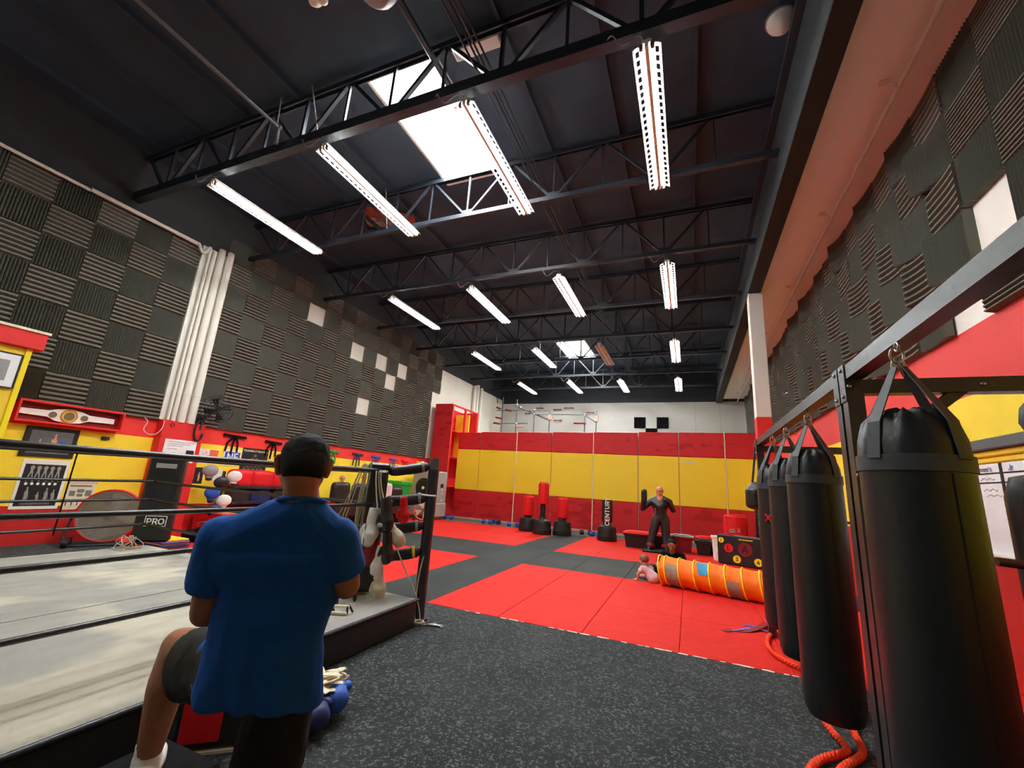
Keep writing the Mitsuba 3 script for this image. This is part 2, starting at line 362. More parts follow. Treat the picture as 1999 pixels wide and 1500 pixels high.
# ---------------------------------------------------------------- acoustic foam
def foam(horizontal, w, h, curl0=0.0, curl1=0.0, n=7, base=.008, peak=.076, seg=6):
    """A wedge foam tile, its face towards +x, from the origin along +y and +z; the edges at y=0 and y=w curl off the wall."""
    def curl(t): return curl0*max(0, 1-t/.7)**2 + curl1*max(0, (t-.45)/.55)**2
    fl = .15 if horizontal else .015
    if not horizontal: n, base, peak = 14, .006, .080
    zig = [(0, base)] + sum([[((i+.5-fl)/n, peak), ((i+.5+fl)/n, peak), ((i+1)/n, base)] for i in range(n)], [])
    if horizontal:
        tt = np.linspace(0, 1, seg+1 if (curl0 or curl1) else 2)
        v = [[x+curl(t), t*w, s*h] for t in tt for s, x in zig]; cols = len(zig); rows = len(tt)
        back = [[curl(t), t*w, s*h] for t in tt for s in (0, 1)]
    else:
        v = [[x+curl(s), s*w, z*h] for s, x in zig for z in (0, 1)]; cols = 2; rows = len(zig)
        back = [[curl(s), s*w, z*h] for s, x in zig for z in (0, 1)]
    f = []; nb = len(v)
    for i in range(rows-1):
        for j in range(cols-1):
            a, b, c, d = i*cols+j, i*cols+j+1, (i+1)*cols+j+1, (i+1)*cols+j
            f += [[a, d, c], [a, c, b]]
        b0 = nb+2*i
        f += [[b0, b0+1, b0+3], [b0, b0+3, b0+2],
              [i*cols, b0, b0+2], [i*cols, b0+2, (i+1)*cols],
              [i*cols+cols-1, (i+1)*cols+cols-1, b0+3], [i*cols+cols-1, b0+3, b0+1]]
    for i, flip in ((0, False), (rows-1, True)):
        b0 = nb+2*i
        for j in range(cols-1):
            t = [i*cols+j, i*cols+j+1, b0+1 if j >= cols//2 else b0]
            f.append(t[::-1] if flip else t)
        t = [b0, i*cols+cols//2, b0+1]; f.append(t[::-1] if flip else t)
    return tm(v+back, f)
FW, FH = .607, .565
FOAM = {}
def foam_ply(*a):
    if a not in FOAM: FOAM[a] = mikit.ply(foam(*a), 'm_foam')
    return FOAM[a]
missing = {(4, 0), (7, 1), (9, 1), (11, 1), (10, 2), (8, 4)}
for sec, y0, cols in (('a', 3.42, range(-8, 3)), ('b', 5.83, range(16))):
    for c in cols:
        for r in range(-1, 7):
            if sec == 'b' and (c, r) in missing: continue
            if sec == 'b' and c == 15 and r > 1: continue
            y = y0 + (.6 if sec == 'a' else .613)*c; zt = 6.27 - .57*r
            if sec == 'a' and r < 0: continue
            hor = (c + r) % 2 == 0
            cv = RNG.choice([0, 0, 0, .012]) if hor else 0
            part('wall_left', 'foam_tile', foam_ply(hor, FW-.01 if sec == 'a' else FW, FH, 0.0, float(cv)), 'm_foam', to=T().translate([XL, y, zt-FH]))
r2 = np.random.default_rng(3)
for n in range(-7, 30):
    y = 4.40 + .595*n
    for r in range(5):
        z = 3.32 + .56*r
        if (n, r) in ((1, 0), (0, 1), (15, 2), (25, 3)): continue
        hor = ((n + r) % 2 == 1) if (n, r) != (0, 0) else True
        c0 = float(r2.choice([0, 0, .04, .08] if hor else [0, .06, .11, .15])); c1 = float(r2.choice([0, 0, .02]))
        # local +y points to the camera here (the tile is turned half round)
        part('wall_right', 'foam_tile', foam_ply(hor, .59, .555, c0 if n > 0 else 0.0, c1 if n > 0 else 0.0, 12 if n <= 0 and hor else 7), 'm_foam',
             to=T().translate([XR, y+.595, z]).rotate([0, 0, 1], 180))
BACKF = mikit.ply(foam(False, .57, .56), 'm_black_print')
for x, z in ((-2.53, 4.72), (-1.96, 4.15), (-1.42, 4.72)):
    part('wall_back', 'foam_tile', BACKF, 'm_black_print', to=T().translate([x+.57, YB, z]).rotate([0, 0, 1], 90).rotate([0, 0, 1], 180) if False else T().translate([x, YB, z]).rotate([0, 0, 1], -90))
for x in (.4, 1.5): part('wall_back', 'panel_joint', box(x-.008, x+.008, YB-.004, YB+.01, 0, 6.05), 'm_gray')

# ---------------------------------------------------------------- roof trusses
TRUSS_Y = [3.9, 6.3, 8.72, 11.15, 13.55, 16.0, 18.45, 20.9]
near_words = ['nearest', 'second', 'third', 'fourth', 'fifth', 'sixth', 'seventh', 'farthest']
for i, y in enumerate(TRUSS_Y):
    k = thing('roof_truss', f'{near_words[i]} black roof truss from the camera, spanning the room under the deck', 'roof truss')
    hh = .17 if i == 0 else .085; ww = .14 if i == 0 else .085
    zb, zt = 6.5, 7.5
    m_ = 'm_black_steel'
    part(k, 'bottom_chord', cat([box(XL, 1.4, y-ww/2, y-ww/2+.02, zb, zb+hh), box(XL, 1.4, y+ww/2-.02, y+ww/2, zb, zb+hh), box(XL, 1.4, y-ww/2, y+ww/2, zb, zb+.014)]), m_)
    part(k, 'top_chord', cat([box(XL, 1.4, y-.05, y+.05, zt, zt+.02), box(XL, 1.4, y-.05, y-.03, zt-.07, zt), box(XL, 1.4, y+.03, y+.05, zt-.07, zt)]), m_)
    xs = np.arange(-9.15, 1.4, .88); w = .05 if i == 0 else .036
    for j, x in enumerate(xs):
        if j % 2 == 0:
            part(k, 'web', bar((x, y, zb+.05), (x, y, zt-.02), w), m_)
            for s in (-1, 1):
                if XL < x+s*.88 < 1.4: part(k, 'web', bar((x+s*.04, y, zb+.06), (x+s*.84, y, zt-.03), w*1.1), m_)
            part(k, 'gusset', box(x-.1, x+.1, y-.016, y+.016, zb+.02, zb+.17, .004), m_)
        else:
            part(k, 'web', bar((x, y, zb+.05), (x, y, zt-.02), w*.7), m_)
# ---------------------------------------------------------------- fluorescent lights
def wing(s, L=2.42, w=.135):
    """A reflector wing: a sheet with a row of slots, sloping down away from the spine."""
    p = sg.box(0, 0, w, L)
    for j in range(22): p = p.difference(sg.box(w*.44, .05+j*.107, w*.76, .05+j*.107+.072))
    m = extrude(p, .003)
    m.apply_transform(trimesh.transformations.rotation_matrix(math.radians(28), [0, 1, 0]))
    m.apply_translation([.035, 0, 0])
    if s < 0:
        m.apply_scale([-1, 1, 1]); m.invert() if m.volume < 0 else None
    return m
_z = np.linspace(0, 2.4, 2)
LIGHT = {'housing': mikit.ply(cat([box(-.055, .055, 0, 2.44, .0, .05, .006), box(-.02, .02, 0, 2.44, -.06, 0.0)]), 'm_reflector'),
         'w0': mikit.ply(wing(1), 'm_reflector'), 'w1': mikit.ply(wing(-1), 'm_reflector'),
         'tube': [mikit.ply(tube([(x, .05, -.045), (x, 2.39, -.045)], .019, 10), 'm_white', smooth=True, emitter={'type': 'area', 'radiance': {'type': 'rgb', 'value': [TUBE_L*.95, TUBE_L, TUBE_L*.97]}}) for x in (-.06, .06)],
         'off': [mikit.ply(tube([(x, .05, -.045), (x, 2.39, -.045)], .019, 10), 'm_pink_cloth', smooth=True) for x in (-.06, .06)],
         'caps': [mikit.ply(box(x-.02, x+.02, y, y+.035, -.075, .0, .004), 'm_steel') for x in (-.06, .06) for y in (0, 2.405)]}
colw = ['leftmost', 'second from the left', 'third from the left', 'rightmost']
for x, ci in ((-7.55, 0), (-5.05, 1), (-2.72, 2), (-.3, 3)):
    for ri, y in enumerate((3.87, 8.78, 13.85, 18.75, -1.75)):
        if ri == 4 and ci == 3: continue
        on = not (ci == 2 and ri == 2)
        k = thing('strip_light', f'{colw[ci]} fluorescent strip light in the {("nearest", "second", "third", "farthest", "rearmost")[ri]} row under the trusses' if on else 'unlit strip light beside the far skylight', 'strip light')
        xx = x - (.1 if ri == 0 and ci == 0 else 0) + (.12 if ri == 0 and ci == 2 else 0)
        to = T().translate([xx, y, 6.37])
        for nm, d in (('housing', LIGHT['housing']), ('reflector', LIGHT['w0']), ('reflector', LIGHT['w1']), *(('tube', d) for d in LIGHT['tube' if on else 'off']), *(('lamp_holder', d) for d in LIGHT['caps'])):
            part(k, nm, d, None, to=to)
        part(k, 'chain', cat([tube([(xx, y+.06, 6.42), (xx, y+.03, 6.52)], .005, 5), tube([(xx, y+2.36, 6.42), (xx, y+2.42, 6.52)], .005, 5)]), 'm_steel')
        part(k, 'cord', tube(spline([(xx-.03, y+.1, 6.42), (xx-.12, y-.02, 6.48), (xx-.25, y-.06, 6.36), (xx-.33, y-.1, 6.44), (xx-.42, y-.05, 6.52)], 6), .007, 5), 'm_gray', True)
# small things under the roof
k = single('dome_light', move(lathe([(.02, -.2), (.13, -.17), (.2, -.08), (.22, 0)]), 1.24, 4.98, 7.42, s=.75), 'm_white', 'white dome high under the black roof beside the girder', 'dome lamp', smooth=40)
part(k, 'base', disc((1.24, 4.98, 7.42), .18, .04), 'm_steel')
k = single('ceiling_speaker', move(lathe([(.02, -.2), (.14, -.17), (.22, -.08), (.25, 0), (.25, .3)]), -3.2, 2.72, 7.05), 'm_gray', 'grey dome hanging under the roof at the top edge, left of the conduits', 'ceiling fixture', smooth=40)
part(k, 'bracket', cat([box(-3.5, -2.9, 2.45, 3.0, 7.3, 7.36), box(-3.24, -3.16, 2.68, 2.76, 7.3, 7.6)]), 'm_black_steel')
k = single('spot_lamp', cat([move(lathe([(.02, 0), (.07, .02), (.09, .1), (.06, .2), (.03, .24)]), -4.0, 2.6, 6.95, rx=25), ball((-3.9, 2.6, 7.0), .06)]), 'm_white', 'small white lamp at the top edge left of the grey dome', 'lamp', smooth=40)
part(k, 'stem', cyl((-4.0, 2.6, 7.1), (-4.0, 2.6, 7.6), .012, 8), 'm_black_steel')
k = single('white_strip', box(-2.95, -2.25, 3.95, 4.12, 7.42, 7.5, .008), 'm_white', 'short white box under the roof behind the nearest truss', 'ballast box')
for i, (x, y, z0, dx) in enumerate(((-5.25, 3.9, 6.6, -.25), (-6.25, 3.9, 6.6, .05), (-5.8, 6.3, 6.58, -.12))):
    single('hanger_rod', tube([(x, y, z0), (x+dx, y-.1, ZC)], .012, 6), 'm_gray', ('long', 'short', 'middle')[i] + ' grey rod rising from the ' + ('nearest truss left of the skylight', 'nearest truss near the left pipe elbow', 'second truss beside a light')[i], 'rod')

# ================================================================ THE BOXING RING
RX0, RX1, RY0, RY1, RZ = -7.42, -2.65, -1.2, 4.14, .27
k = thing('boxing_ring', 'low boxing ring platform with worn grey canvas', 'boxing ring')
part(k, 'canvas', box(RX0, RX1, RY0, RY1, RZ-.03, RZ, .012), 'm_deck')
part(k, 'apron', cat([box(RX0+.01, RX1-.01, RY0+.01, RY1-.01, 0, RZ-.03, .01)]), 'm_vinyl_black', label='black vinyl skirt')
part(k, 'edge_trim', cat([tube([(RX1-.004, RY0, RZ-.012), (RX1-.004, RY1, RZ-.012)], .017, 8), tube([(RX0, RY1-.004, RZ-.012), (RX1, RY1-.004, RZ-.012)], .017, 8)]), 'm_black_steel', True)
sl = [bar((-4.6 - .02*i, RY0+.1, RZ+.0012), (-4.7, RY1-.1, RZ+.0012), .006, .002) for i in range(1)]
part(k, 'seam', cat(sl), 'm_gray_dark')
# corner pads and ropes
CP = {'near': (-3.22, 3.95), 'far': (-7.36, 4.02)}
ROPE_Z = (.58, .93, 1.19, 1.54)
names = ['lowest', 'second lowest', 'second highest', 'highest']
for i, z in enumerate(ROPE_Z):
    r = .022 if i == 3 else .018
    sag = .02
    y = np.linspace(-1.0, CP['near'][1], 14); t = (y+1.0)/(CP['near'][1]+1.0)
    single('ring_rope', tube(np.stack([np.full_like(y, CP['near'][0]+.03), y, z - sag*4*t*(1-t) + (.01 if i == 3 else 0)], 1), r, 10), 'm_rope_black', f'{names[i]} ring rope on the near side of the ring', 'ring rope', smooth=True)
    x = np.linspace(CP['far'][0], CP['near'][0], 12); t = (x-x[0])/(x[-1]-x[0])
    single('ring_rope', tube(np.stack([x, np.full_like(x, 3.98), z - sag*4*t*(1-t)], 1), r, 8), 'm_rope_black', f'{names[i]} ring rope on the far side between the corner pads', 'ring rope', smooth=True)
    y = np.linspace(-1.0, CP['far'][1], 10); t = (y+1.0)/(CP['far'][1]+1.0)
    single('ring_rope', tube(np.stack([np.full_like(y, CP['far'][0]), y, z - sag*4*t*(1-t)], 1), r, 8), 'm_rope_black', f'{names[i]} ring rope on the left side in front of the posters', 'ring rope', smooth=True)
for x, y0 in ((-7.36, 2.28), (-7.36, 3.02)):
    single('rope_spacer', cat([bar((x+.02, y0, .5), (x+.02, y0, 1.6), .03, .006)]), 'm_black_cloth', 'black strap tying the left ropes together'+(' nearer the camera' if y0 < 2.5 else ' nearer the corner pad'), 'strap')
def corner_pad(name, p, rz, w, d, z0, z1, label):
    k = single(name, move(box(-w/2, w/2, -d/2, d/2, z0, z1, .03), p[0], p[1], 0, rz), 'm_vinyl_black', label, 'corner pad', smooth=30)
    return k
kf = corner_pad('corner_pad', (-7.52, 4.22), 45, .46, .17, .30, 1.62, 'tall black corner pad lettered PRO at the far left ring corner')
c45 = math.cos(math.radians(45)); rt, fw = np.array([c45, c45, 0]), np.array([c45, -c45, 0])
pc = np.array([-7.52, 4.22, 0]) + fw*.088
part(kf, 'lettering', wall_text('PRO', .082, pc+rt*.03+[0, 0, .60], (rt, (0, 0, 1))), 'm_white')
fr = [bar(pc+rt*a+[0, 0, za], pc+rt*b+[0, 0, zb], .008, .008) for a, za, b, zb in ((-.10, .53, .16, .53), (-.10, .675, .16, .675), (-.10, .53, -.10, .675), (.16, .53, .16, .675))]
part(kf, 'letter_frame', cat(fr), 'm_white')
part(kf, 'name_patch', bar(pc+rt*-.13+[0, 0, 1.42], pc+rt*.13+[0, 0, 1.42], .006, .07), 'm_gray')
kn = corner_pad('corner_pad', (-3.26, 3.98), -45, .30, .20, .30, 1.56, 'tall black corner pad hung with boxing gloves at the near ring corner')
part(kn, 'pad_cap', move(box(-.12, .12, -.11, .11, 1.555, 1.63, .02), -3.26, 3.98, 0, -45), 'm_vinyl_black')
part(kn, 'lower_pad', move(box(-.17, .17, -.05, .05, .34, .9, .02), -3.36, 3.90, 0, -45), 'm_vinyl_black', label='dark lower flap')
# corner post and padded turnbuckles
kp = single('ring_post', cat([cyl((-2.76, 4.34, 0), (-2.76, 4.34, 1.60), .062, 20), cyl((-2.76, 4.34, 0), (-2.76, 4.34, .02), .1, 20)]), 'm_black_steel', 'black steel corner post standing outside the near ring corner', 'ring post', smooth=40)
part(kp, 'bare_top', cyl((-2.76, 4.34, 1.60), (-2.76, 4.34, 1.73), .06, 20), 'm_gray_dark', 40, label='bare steel top of the post')
part(kp, 'bolt', cyl((-2.84, 4.24, 1.31), (-2.66, 4.28, 1.31), .012, 8), 'm_chrome', 40)
for i, (z0, z1) in enumerate(((.64, .70), (.93, .98), (1.22, 1.28), (1.55, 1.64))):
    a, b = np.array([-3.16, 4.02, z0]), np.array([-2.80, 4.30, z1])
    kk = single('turnbuckle_pad', tube(spline([a, a*.5+b*.5+[0, 0, -.012], b], 6), [.03, .056, .06, .06, .06, .058, .06, .06, .062, .06, .058, .056, .03], 14), 'm_vinyl_black', f'{names[i]} padded black turnbuckle between the corner pad and the post', 'turnbuckle pad', smooth=40)
    part(kk, 'tape', tube([a*.2+b*.8, a*.13+b*.87], .0635, 14), 'm_yellow' if i == 0 else 'm_gray', 40, label='tape band')
# rope and tape at the post foot
single('tie_rope', cat([tube(spline([(-3.0, 4.05, .92), (-2.88, 4.08, .62), (-2.72, 4.14, .34), (-2.64, 4.17, .12), (-2.64, 4.21, .012), (-2.58, 4.22, .012), (-2.5, 4.3, .012)], 8), .007, 6),
    tube(spline([(-2.72, 4.26, .66), (-2.75, 4.24, .35), (-2.72, 4.2, .12), (-2.68, 4.17, .03), (-2.62, 4.26, .012)], 8), .007, 6), ring((-2.66, 4.2, .03), .05, .012, 'z', 14, 6)]), 'm_tape', 'frayed pale rope tied down at the foot of the ring post', 'rope', smooth=True)
single('tie_hook', cat([tube([(-2.58, 4.22, .014), (-2.44, 4.26, .014)], .012, 6), ring((-2.42, 4.27, .014), .025, .006, 'z', 12, 5)]), 'm_chrome', 'small metal hook on the carpet beside the ring post', 'hook', smooth=True)

# ---------------------------------------------------------------- gloves
def glove_mesh(detail=.018):
    """A boxing glove hanging fist down: cuff up +z, palm towards +y, thumb at -x; about 0.3 m long."""
    return blob([[((0, 0, .02), (.045, .035, .02)), ((0, .0, -.09), (.05, .042, .03))],
                 [((0, 0, -.08), (.05, .042, .03)), ((0, -.01, -.16), (.066, .058, .05))],
                 [((0, -.012, -.16), (.066, .058, .05)), ((0, .01, -.225), (.06, .055, .045)), ((0, .04, -.20), (.055, .035, .035))],
                 [((-.05, .02, -.11), (.022, .022, .025)), ((-.062, .04, -.17), (.026, .026, .03))]], detail, 4, 14)
GLOVE = glove_mesh()
GLOVE_CUFF = move(lathe([(.047, -.07), (.053, -.06), (.05, .0), (.046, .045), (.036, .045), (.036, 0)], 18), s=(1, .8, 1))
def glove(p, m, cuffm, label, rz=0, rx=0, ry=0, s=1.0, group=None):
    k = single('boxing_glove', move(GLOVE, *p, rz, rx, ry, s), m, label, 'boxing glove', group, True)
    part(k, 'cuff', move(GLOVE_CUFF, *p, rz, rx, ry, s), cuffm, 40)
    return k
glove((-3.08, 3.78, 1.10), 'm_white', 'm_white', 'large white boxing glove hanging highest on the near corner pad', 60, 0, 4, 1.25)
glove((-2.96, 3.80, 1.22), 'm_vinyl_black', 'm_vinyl_black', 'black boxing glove with a pale emblem hanging beside the white one', 60, 0, -10, 1.15)
part('boxing_glove_001', 'emblem', ball((-2.94, 3.72, 1.0), (.035, .012, .022), 2), 'm_gray', True)
glove((-3.06, 3.80, .86), 'm_dark_red', 'm_dark_red', 'dark red boxing glove under the white ones', 40, 8, 4, 1.1)
glove((-2.95, 3.86, 1.0), 'm_cream', 'm_cream', 'cream boxing glove tilted sideways below the black one', 60, 0, -42, 1.12)
glove((-2.93, 3.86, .88), 'm_vinyl_black', 'm_vinyl_black', 'dark boxing glove with a matte cuff, low behind the cream one', 80, 0, -6, 1.05)
glove((-2.98, 3.84, .74), 'm_white', 'm_cream', 'white boxing glove just over the lowest turnbuckle', 30, 0, 8, .95)
glove((-3.02, 3.90, .52), 'm_cream', 'm_white', 'lowest cream boxing glove hanging just above the canvas', 60, 0, -10, 1.05)
glove((-2.90, 4.02, 1.24), 'm_red', 'm_red', 'bright red boxing glove behind the black one', 75, 0, -10, .9)
single('name_tag', move(box(-.06, .06, -.008, .008, -.05, .05, .006), -2.98, 3.84, 1.20, 50, 0, 12), 'm_vinyl_black', 'black card with a grey label hanging over the black glove', 'tag')
part('name_tag', 'face', move(box(-.045, .045, -.0095, .0, -.035, .035), -2.98, 3.84, 1.20, 50, 0, 12), 'm_gray')
for i, (dx, m) in enumerate(((0, 'm_tape'), (.04, 'm_gray'), (.07, 'm_tan_cord'))):
    single('glove_lace', tube(spline([(-3.16+dx, 3.82, 1.54), (-3.12+dx, 3.80, 1.38), (-3.06+dx*1.8, 3.80, 1.14)], 5), .008, 5), m, ('pale', 'grey', 'tan')[i]+' lace holding gloves on the near corner pad', 'lace', smooth=True)
for i, (a, b, m, z) in enumerate((((-3.30, 3.80), (-3.44, 3.58), 'm_tan_cord', .62), ((-3.26, 3.78), (-3.40, 3.60), 'm_tan_cord', .75), ((-3.22, 3.80), (-3.27, 3.72), 'm_green_cord', .7), ((-3.34, 3.84), (-3.52, 3.6), 'm_gray', .9))):
    single('jump_rope', tube(spline([(a[0], a[1], z), (a[0]-.01, a[1]-.02, 1.2), (a[0], a[1], 1.55), (a[0]-.03, a[1]-.02, 1.565), (b[0]*.5+a[0]*.5, b[1]*.5+a[1]*.5, 1.2), (b[0], b[1], z)], 6), .007, 6), m, ('tan', 'second tan', 'green', 'grey')[i]+' jump rope looped over the near corner pad', 'jump rope', smooth=True)
# hand grips hanging by cords, and a small frame on the canvas
for i, (x, y, z) in enumerate(((-3.12, 3.46, .36), (-3.17, 3.72, .37), (-3.08, 3.66, .36))):
    k = single('jump_rope', cat([cyl((x, y, z-.07), (x, y, z+.02), .02, 10, .016), cyl((x, y, z-.085), (x, y, z-.07), .012, 10)]), 'm_plastic_black', ('left', 'middle', 'right')[i]+' black jump rope handle dangling over the canvas', 'jump rope', smooth=40)
    part(k, 'cord', tube([(x, y, z+.02), (x-.02, y+.04, 1.0)], .005, 5), 'm_gray_dark', True)
k = single('push_up_handle', cat([tube(spline([(-2.98, 3.22, .285), (-3.0, 3.25, .34), (-2.98, 3.29, .285)], 4), .01, 6), tube(spline([(-2.83, 3.29, .285), (-2.85, 3.32, .34), (-2.83, 3.36, .285)], 4), .01, 6)]), 'm_plastic_black', 'small push-up handle with two pale grips lying on the canvas edge', 'push-up handle', smooth=True)
part(k, 'grip', cyl((-2.99, 3.25, .335), (-2.84, 3.32, .335), .013, 8), 'm_cream', 40)
part(k, 'grip', cyl((-2.98, 3.22, .29), (-2.83, 3.29, .29), .012, 8), 'm_cream', 40)

# ================================================================ THE BAG RACK
k = thing('bag_rack', 'black steel rack carrying the heavy bags', 'bag rack')
BX, BZ, bw = .80, 2.17, .075
def rbar(a, b, name='beam', w=bw, h=None): part(k, name, bar(a, b, w, h), 'm_rack')
rbar((BX+bw/2, -1.2, BZ+.035), (BX+bw/2, 2.80, BZ+.035)); rbar((BX+bw/2, 2.86, BZ+.035), (BX+bw/2, 6.15, BZ+.035))
for y in (2.765, 2.875): rbar((BX+bw/2, y, 0), (BX+bw/2, y, BZ), 'post')
rbar((BX+bw/2, 6.11, 0), (BX+bw/2, 6.11, BZ), 'post')
for y in (6.11,): rbar((2.02, y, 0), (2.02, y, BZ), 'post')
for y in (2.77, 6.11): rbar((BX, y, BZ-.04), (2.02, y, BZ-.04), 'cross_beam', .075, .075)
rbar((BX+bw/2, 2.77, 1.72), (1.28, 2.77, BZ-.06), 'brace', .05)
rbar((BX+bw/2, 6.15, BZ+.035), (BX+bw/2, 6.42, BZ+.035), 'arm', .06)
rbar((BX, 6.11, 1.32), (2.02, 6.11, 1.32), 'rail', .03); rbar((BX, 2.77, .25), (2.02, 2.77, .25), 'rail', .04)
for y in (2.765, 2.875, 6.11):
    part(k, 'plate', box(BX-.006, BX, y-.045, y+.045, BZ-.12, BZ+.085, .002), 'm_rack')
    for z in (BZ-.09, BZ+.055):
        part(k, 'bolt', ball((BX-.008, y, z), (.008, .011, .011), 1), 'm_chrome', True)
for p in ((BX+.0, 1.30, BZ+.045), (BX+.04, 1.30, BZ-.003), (BX+.012, 2.724, 1.66), (1.35, 2.73, BZ-.04), (BX+.012, 2.724, BZ-.04), (BX+.02, 2.722, .44)):
    part(k, 'bolt', ball(p, .013, 1), 'm_chrome', True)
k2 = single('rack_pipe', tube([(1.3, 2.77, 1.3), (2.0, 2.77, 1.27)], .02, 10), 'm_brown_pipe', 'rusty brown pipe behind the nearest heavy bag', 'pipe', smooth=40)

def heavy_bag(x, y, z0, z1, r, label, strapang=-60, mark=False, zh=BZ):
    h = z1-z0; ns = 44
    prof = [(.02, 0), (r*.55, .0), (r*.86, .018), (r*.97, .06), (r, .13), (r*1.01, h*.3), (r*1.0, h*.6), (r*.985, h-.24)]
    top = [(r*.985, h-.2), (r*.95, h-.13), (r*.84, h-.06), (r*.62, h-.018), (r*.3, h-.005), (.02, h-.01)]
    m = lathe(prof+top, ns)
    v = m.vertices; a = np.arctan2(v[:, 1], v[:, 0]); t = np.clip((v[:, 2]-(h-.22))/.2, 0, 1)
    pl = t*(1-.4*t)*.05*(np.sin(a*9+1)*.5+np.sin(a*17)*.5)
    v[:, :2] *= (1+pl)[:, None]; v[:, 2] += t*.012*np.sin(a*13+2)
    m.vertices = v
    k = single('heavy_bag', move(m, x, y, z0), 'm_leather', label, 'heavy bag', smooth=50)
    band = lathe([(r*.975, h-.245), (r*1.02, h-.243), (r*1.02, h-.185), (r*.96, h-.183)], ns)
    part(k, 'band', move(band, x, y, z0), 'm_strap', 40)
    part(k, 'seam', cat([tube([(x+r*1.012*math.cos(math.radians(s)), y+r*1.012*math.sin(math.radians(s)), z0+.1), (x+r*1.0*math.cos(math.radians(s)), y+r*1.0*math.sin(math.radians(s)), z1-.25)], .0022, 5) for s in (-75, 40, 160)]), 'm_black_print')
    for i in range(4):
        s = math.radians(strapang+90*i); c, d = math.cos(s), math.sin(s)
        pts = [np.array([x+r*1.02*c, y+r*1.02*d, z1-.2]), np.array([x+r*.9*c, y+r*.9*d, z1-.06]), np.array([x+.018*c, y+.018*d, zh-.11])]
        q = []
        for p in pts:
            n = np.array([-d, c, 0])
            wd = .024 if p is not pts[2] else .012
            q += [p-n*wd, p+n*wd]
        o = np.array([c, d, .3])*.005
        st = cat([hullpts([q[0], q[1], q[2], q[3], q[0]+o, q[1]+o, q[2]+o, q[3]+o]), hullpts([q[2], q[3], q[4], q[5], q[2]+o, q[3]+o, q[4]+o, q[5]+o])])
        part(k, 'strap', st, 'm_strap')
    part(k, 'ring_link', cat([ring((x, y, zh-.055), .022, .005, 'y', 14, 6, 1.5), ring((x+.004, y, zh-.02), .018, .005, 'x', 14, 6)]), 'm_chrome', True)
    part(k, 'carabiner', cat([tube(spline([(x-.016, y, zh-.13), (x-.02, y, zh-.1), (x-.01, y, zh-.07), (x+.012, y, zh-.075), (x+.02, y, zh-.12)], 5), .0045, 6), tube([(x, y, zh-.09), (x+.02, y+.02, zh-.14)], .005, 6)]), 'm_chrome', True)
    return k
RB = .168
heavy_bag(.80, 2.11, .06, 1.885, RB, 'nearest black heavy bag, filling the right edge of the picture', -148)
heavy_bag(.83, 3.70, .17, 1.885, RB, 'black heavy bag just behind the rack post', -140)
heavy_bag(.82, 4.42, .29, 1.875, RB, 'black heavy bag third from the camera', -140)
kb = heavy_bag(.81, 5.05, .34, 1.86, RB, 'black heavy bag farthest from the camera, marked with a red X', -60)
xm = []
pX = np.array([.705, 4.905, 1.345]); rX = np.array([.8, -.6, 0])
for s in (-1, 1): xm.append(bar(pX-rX*.028-[0, 0, .034*s], pX+rX*.028+[0, 0, .034*s], .014, .012, up=(0, 0, 1)))
part(kb, 'mark', cat(xm), 'm_red', label='red X')
# gear hanging by the far post and in the second row
k = single('tear_drop_bag', blob([[((.80, 6.35, 1.70), (.07, .07, .03)), ((.80, 6.35, 1.62), (.13, .13, .05)), ((.80, 6.35, 1.44), (.13, .13, .06))]], .03, 4), 'm_vinyl_black', 'short black bag hanging at the far end of the rack', 'uppercut bag', smooth=True)
part(k, 'strap', cat([bar((.76, 6.35, 1.71), (.82, 6.35, BZ+.005), .025, .006), bar((.86, 6.35, 1.71), (.85, 6.35, BZ+.005), .025, .006)]), 'm_strap')
k = single('hanging_bag', move(lathe([(.02, 0), (.08, .02), (.14, .12), (.17, .28), (.16, .4), (.12, .5), (.03, .55)], 22), 1.66, 2.77, 1.80, s=(1, 1, .56)), 'm_strap', 'grey bag tapering downwards at the right edge of the picture', 'heavy bag', smooth=50)
part(k, 'strap', tube([(1.66, 2.77, 2.08), (1.66, 2.77, BZ-.07)], .012, 6), 'm_strap')
k = single('hanging_bag', move(lathe([(.02, 0), (.14, .01), (.16, .08), (.16, 1.0), (.13, 1.1), (.02, 1.13)], 22), 1.64, 2.97, .60), 'm_vinyl_black', 'shiny black bag at the right edge below the grey one', 'heavy bag', smooth=50)
part(k, 'strap', tube([(1.64, 2.97, 1.71), (1.64, 2.80, BZ-.09)], .01, 6), 'm_strap')
# battle ropes, belts
def twisted(pts, r=.021, n=10):
    p = spline(pts, 34); k = len(p); s = np.concatenate([[0], np.cumsum(np.linalg.norm(np.diff(p, axis=0), axis=1))])
    t = np.gradient(p, axis=0); t /= np.linalg.norm(t, axis=1, keepdims=True); up = np.array([0, 0, 1.0])
    a = np.cross(t, up); a /= np.linalg.norm(a, axis=1, keepdims=True)+1e-9; b = np.cross(a, t)
    out = []
    for q in range(3):
        w = s*2*np.pi/.11 + q*2*np.pi/3
        out.append(tube(p + .5*r*(np.cos(w)[:, None]*a+np.sin(w)[:, None]*b), r*.62, 7))
    return cat(out)
single('battle_rope', twisted([(.86, 4.5, .03), (.84, 4.16, .03), (.84, 3.92, .03), (.87, 3.72, .03), (.81, 3.60, .03), (.66, 3.44, .03), (.55, 3.2, .03), (.45, 2.95, .03)]), 'm_battle_rope', 'left of the two orange battle ropes on the floor in front of the rack post', 'battle rope', smooth=50)
single('battle_rope', twisted([(1.16, 4.55, .03), (1.10, 4.26, .03), (.99, 4.01, .03), (.96, 3.74, .03), (.87, 3.56, .03), (.77, 3.42, .03), (.70, 3.2, .03)]), 'm_battle_rope', 'right of the two orange battle ropes on the floor in front of the rack post', 'battle rope', smooth=50)
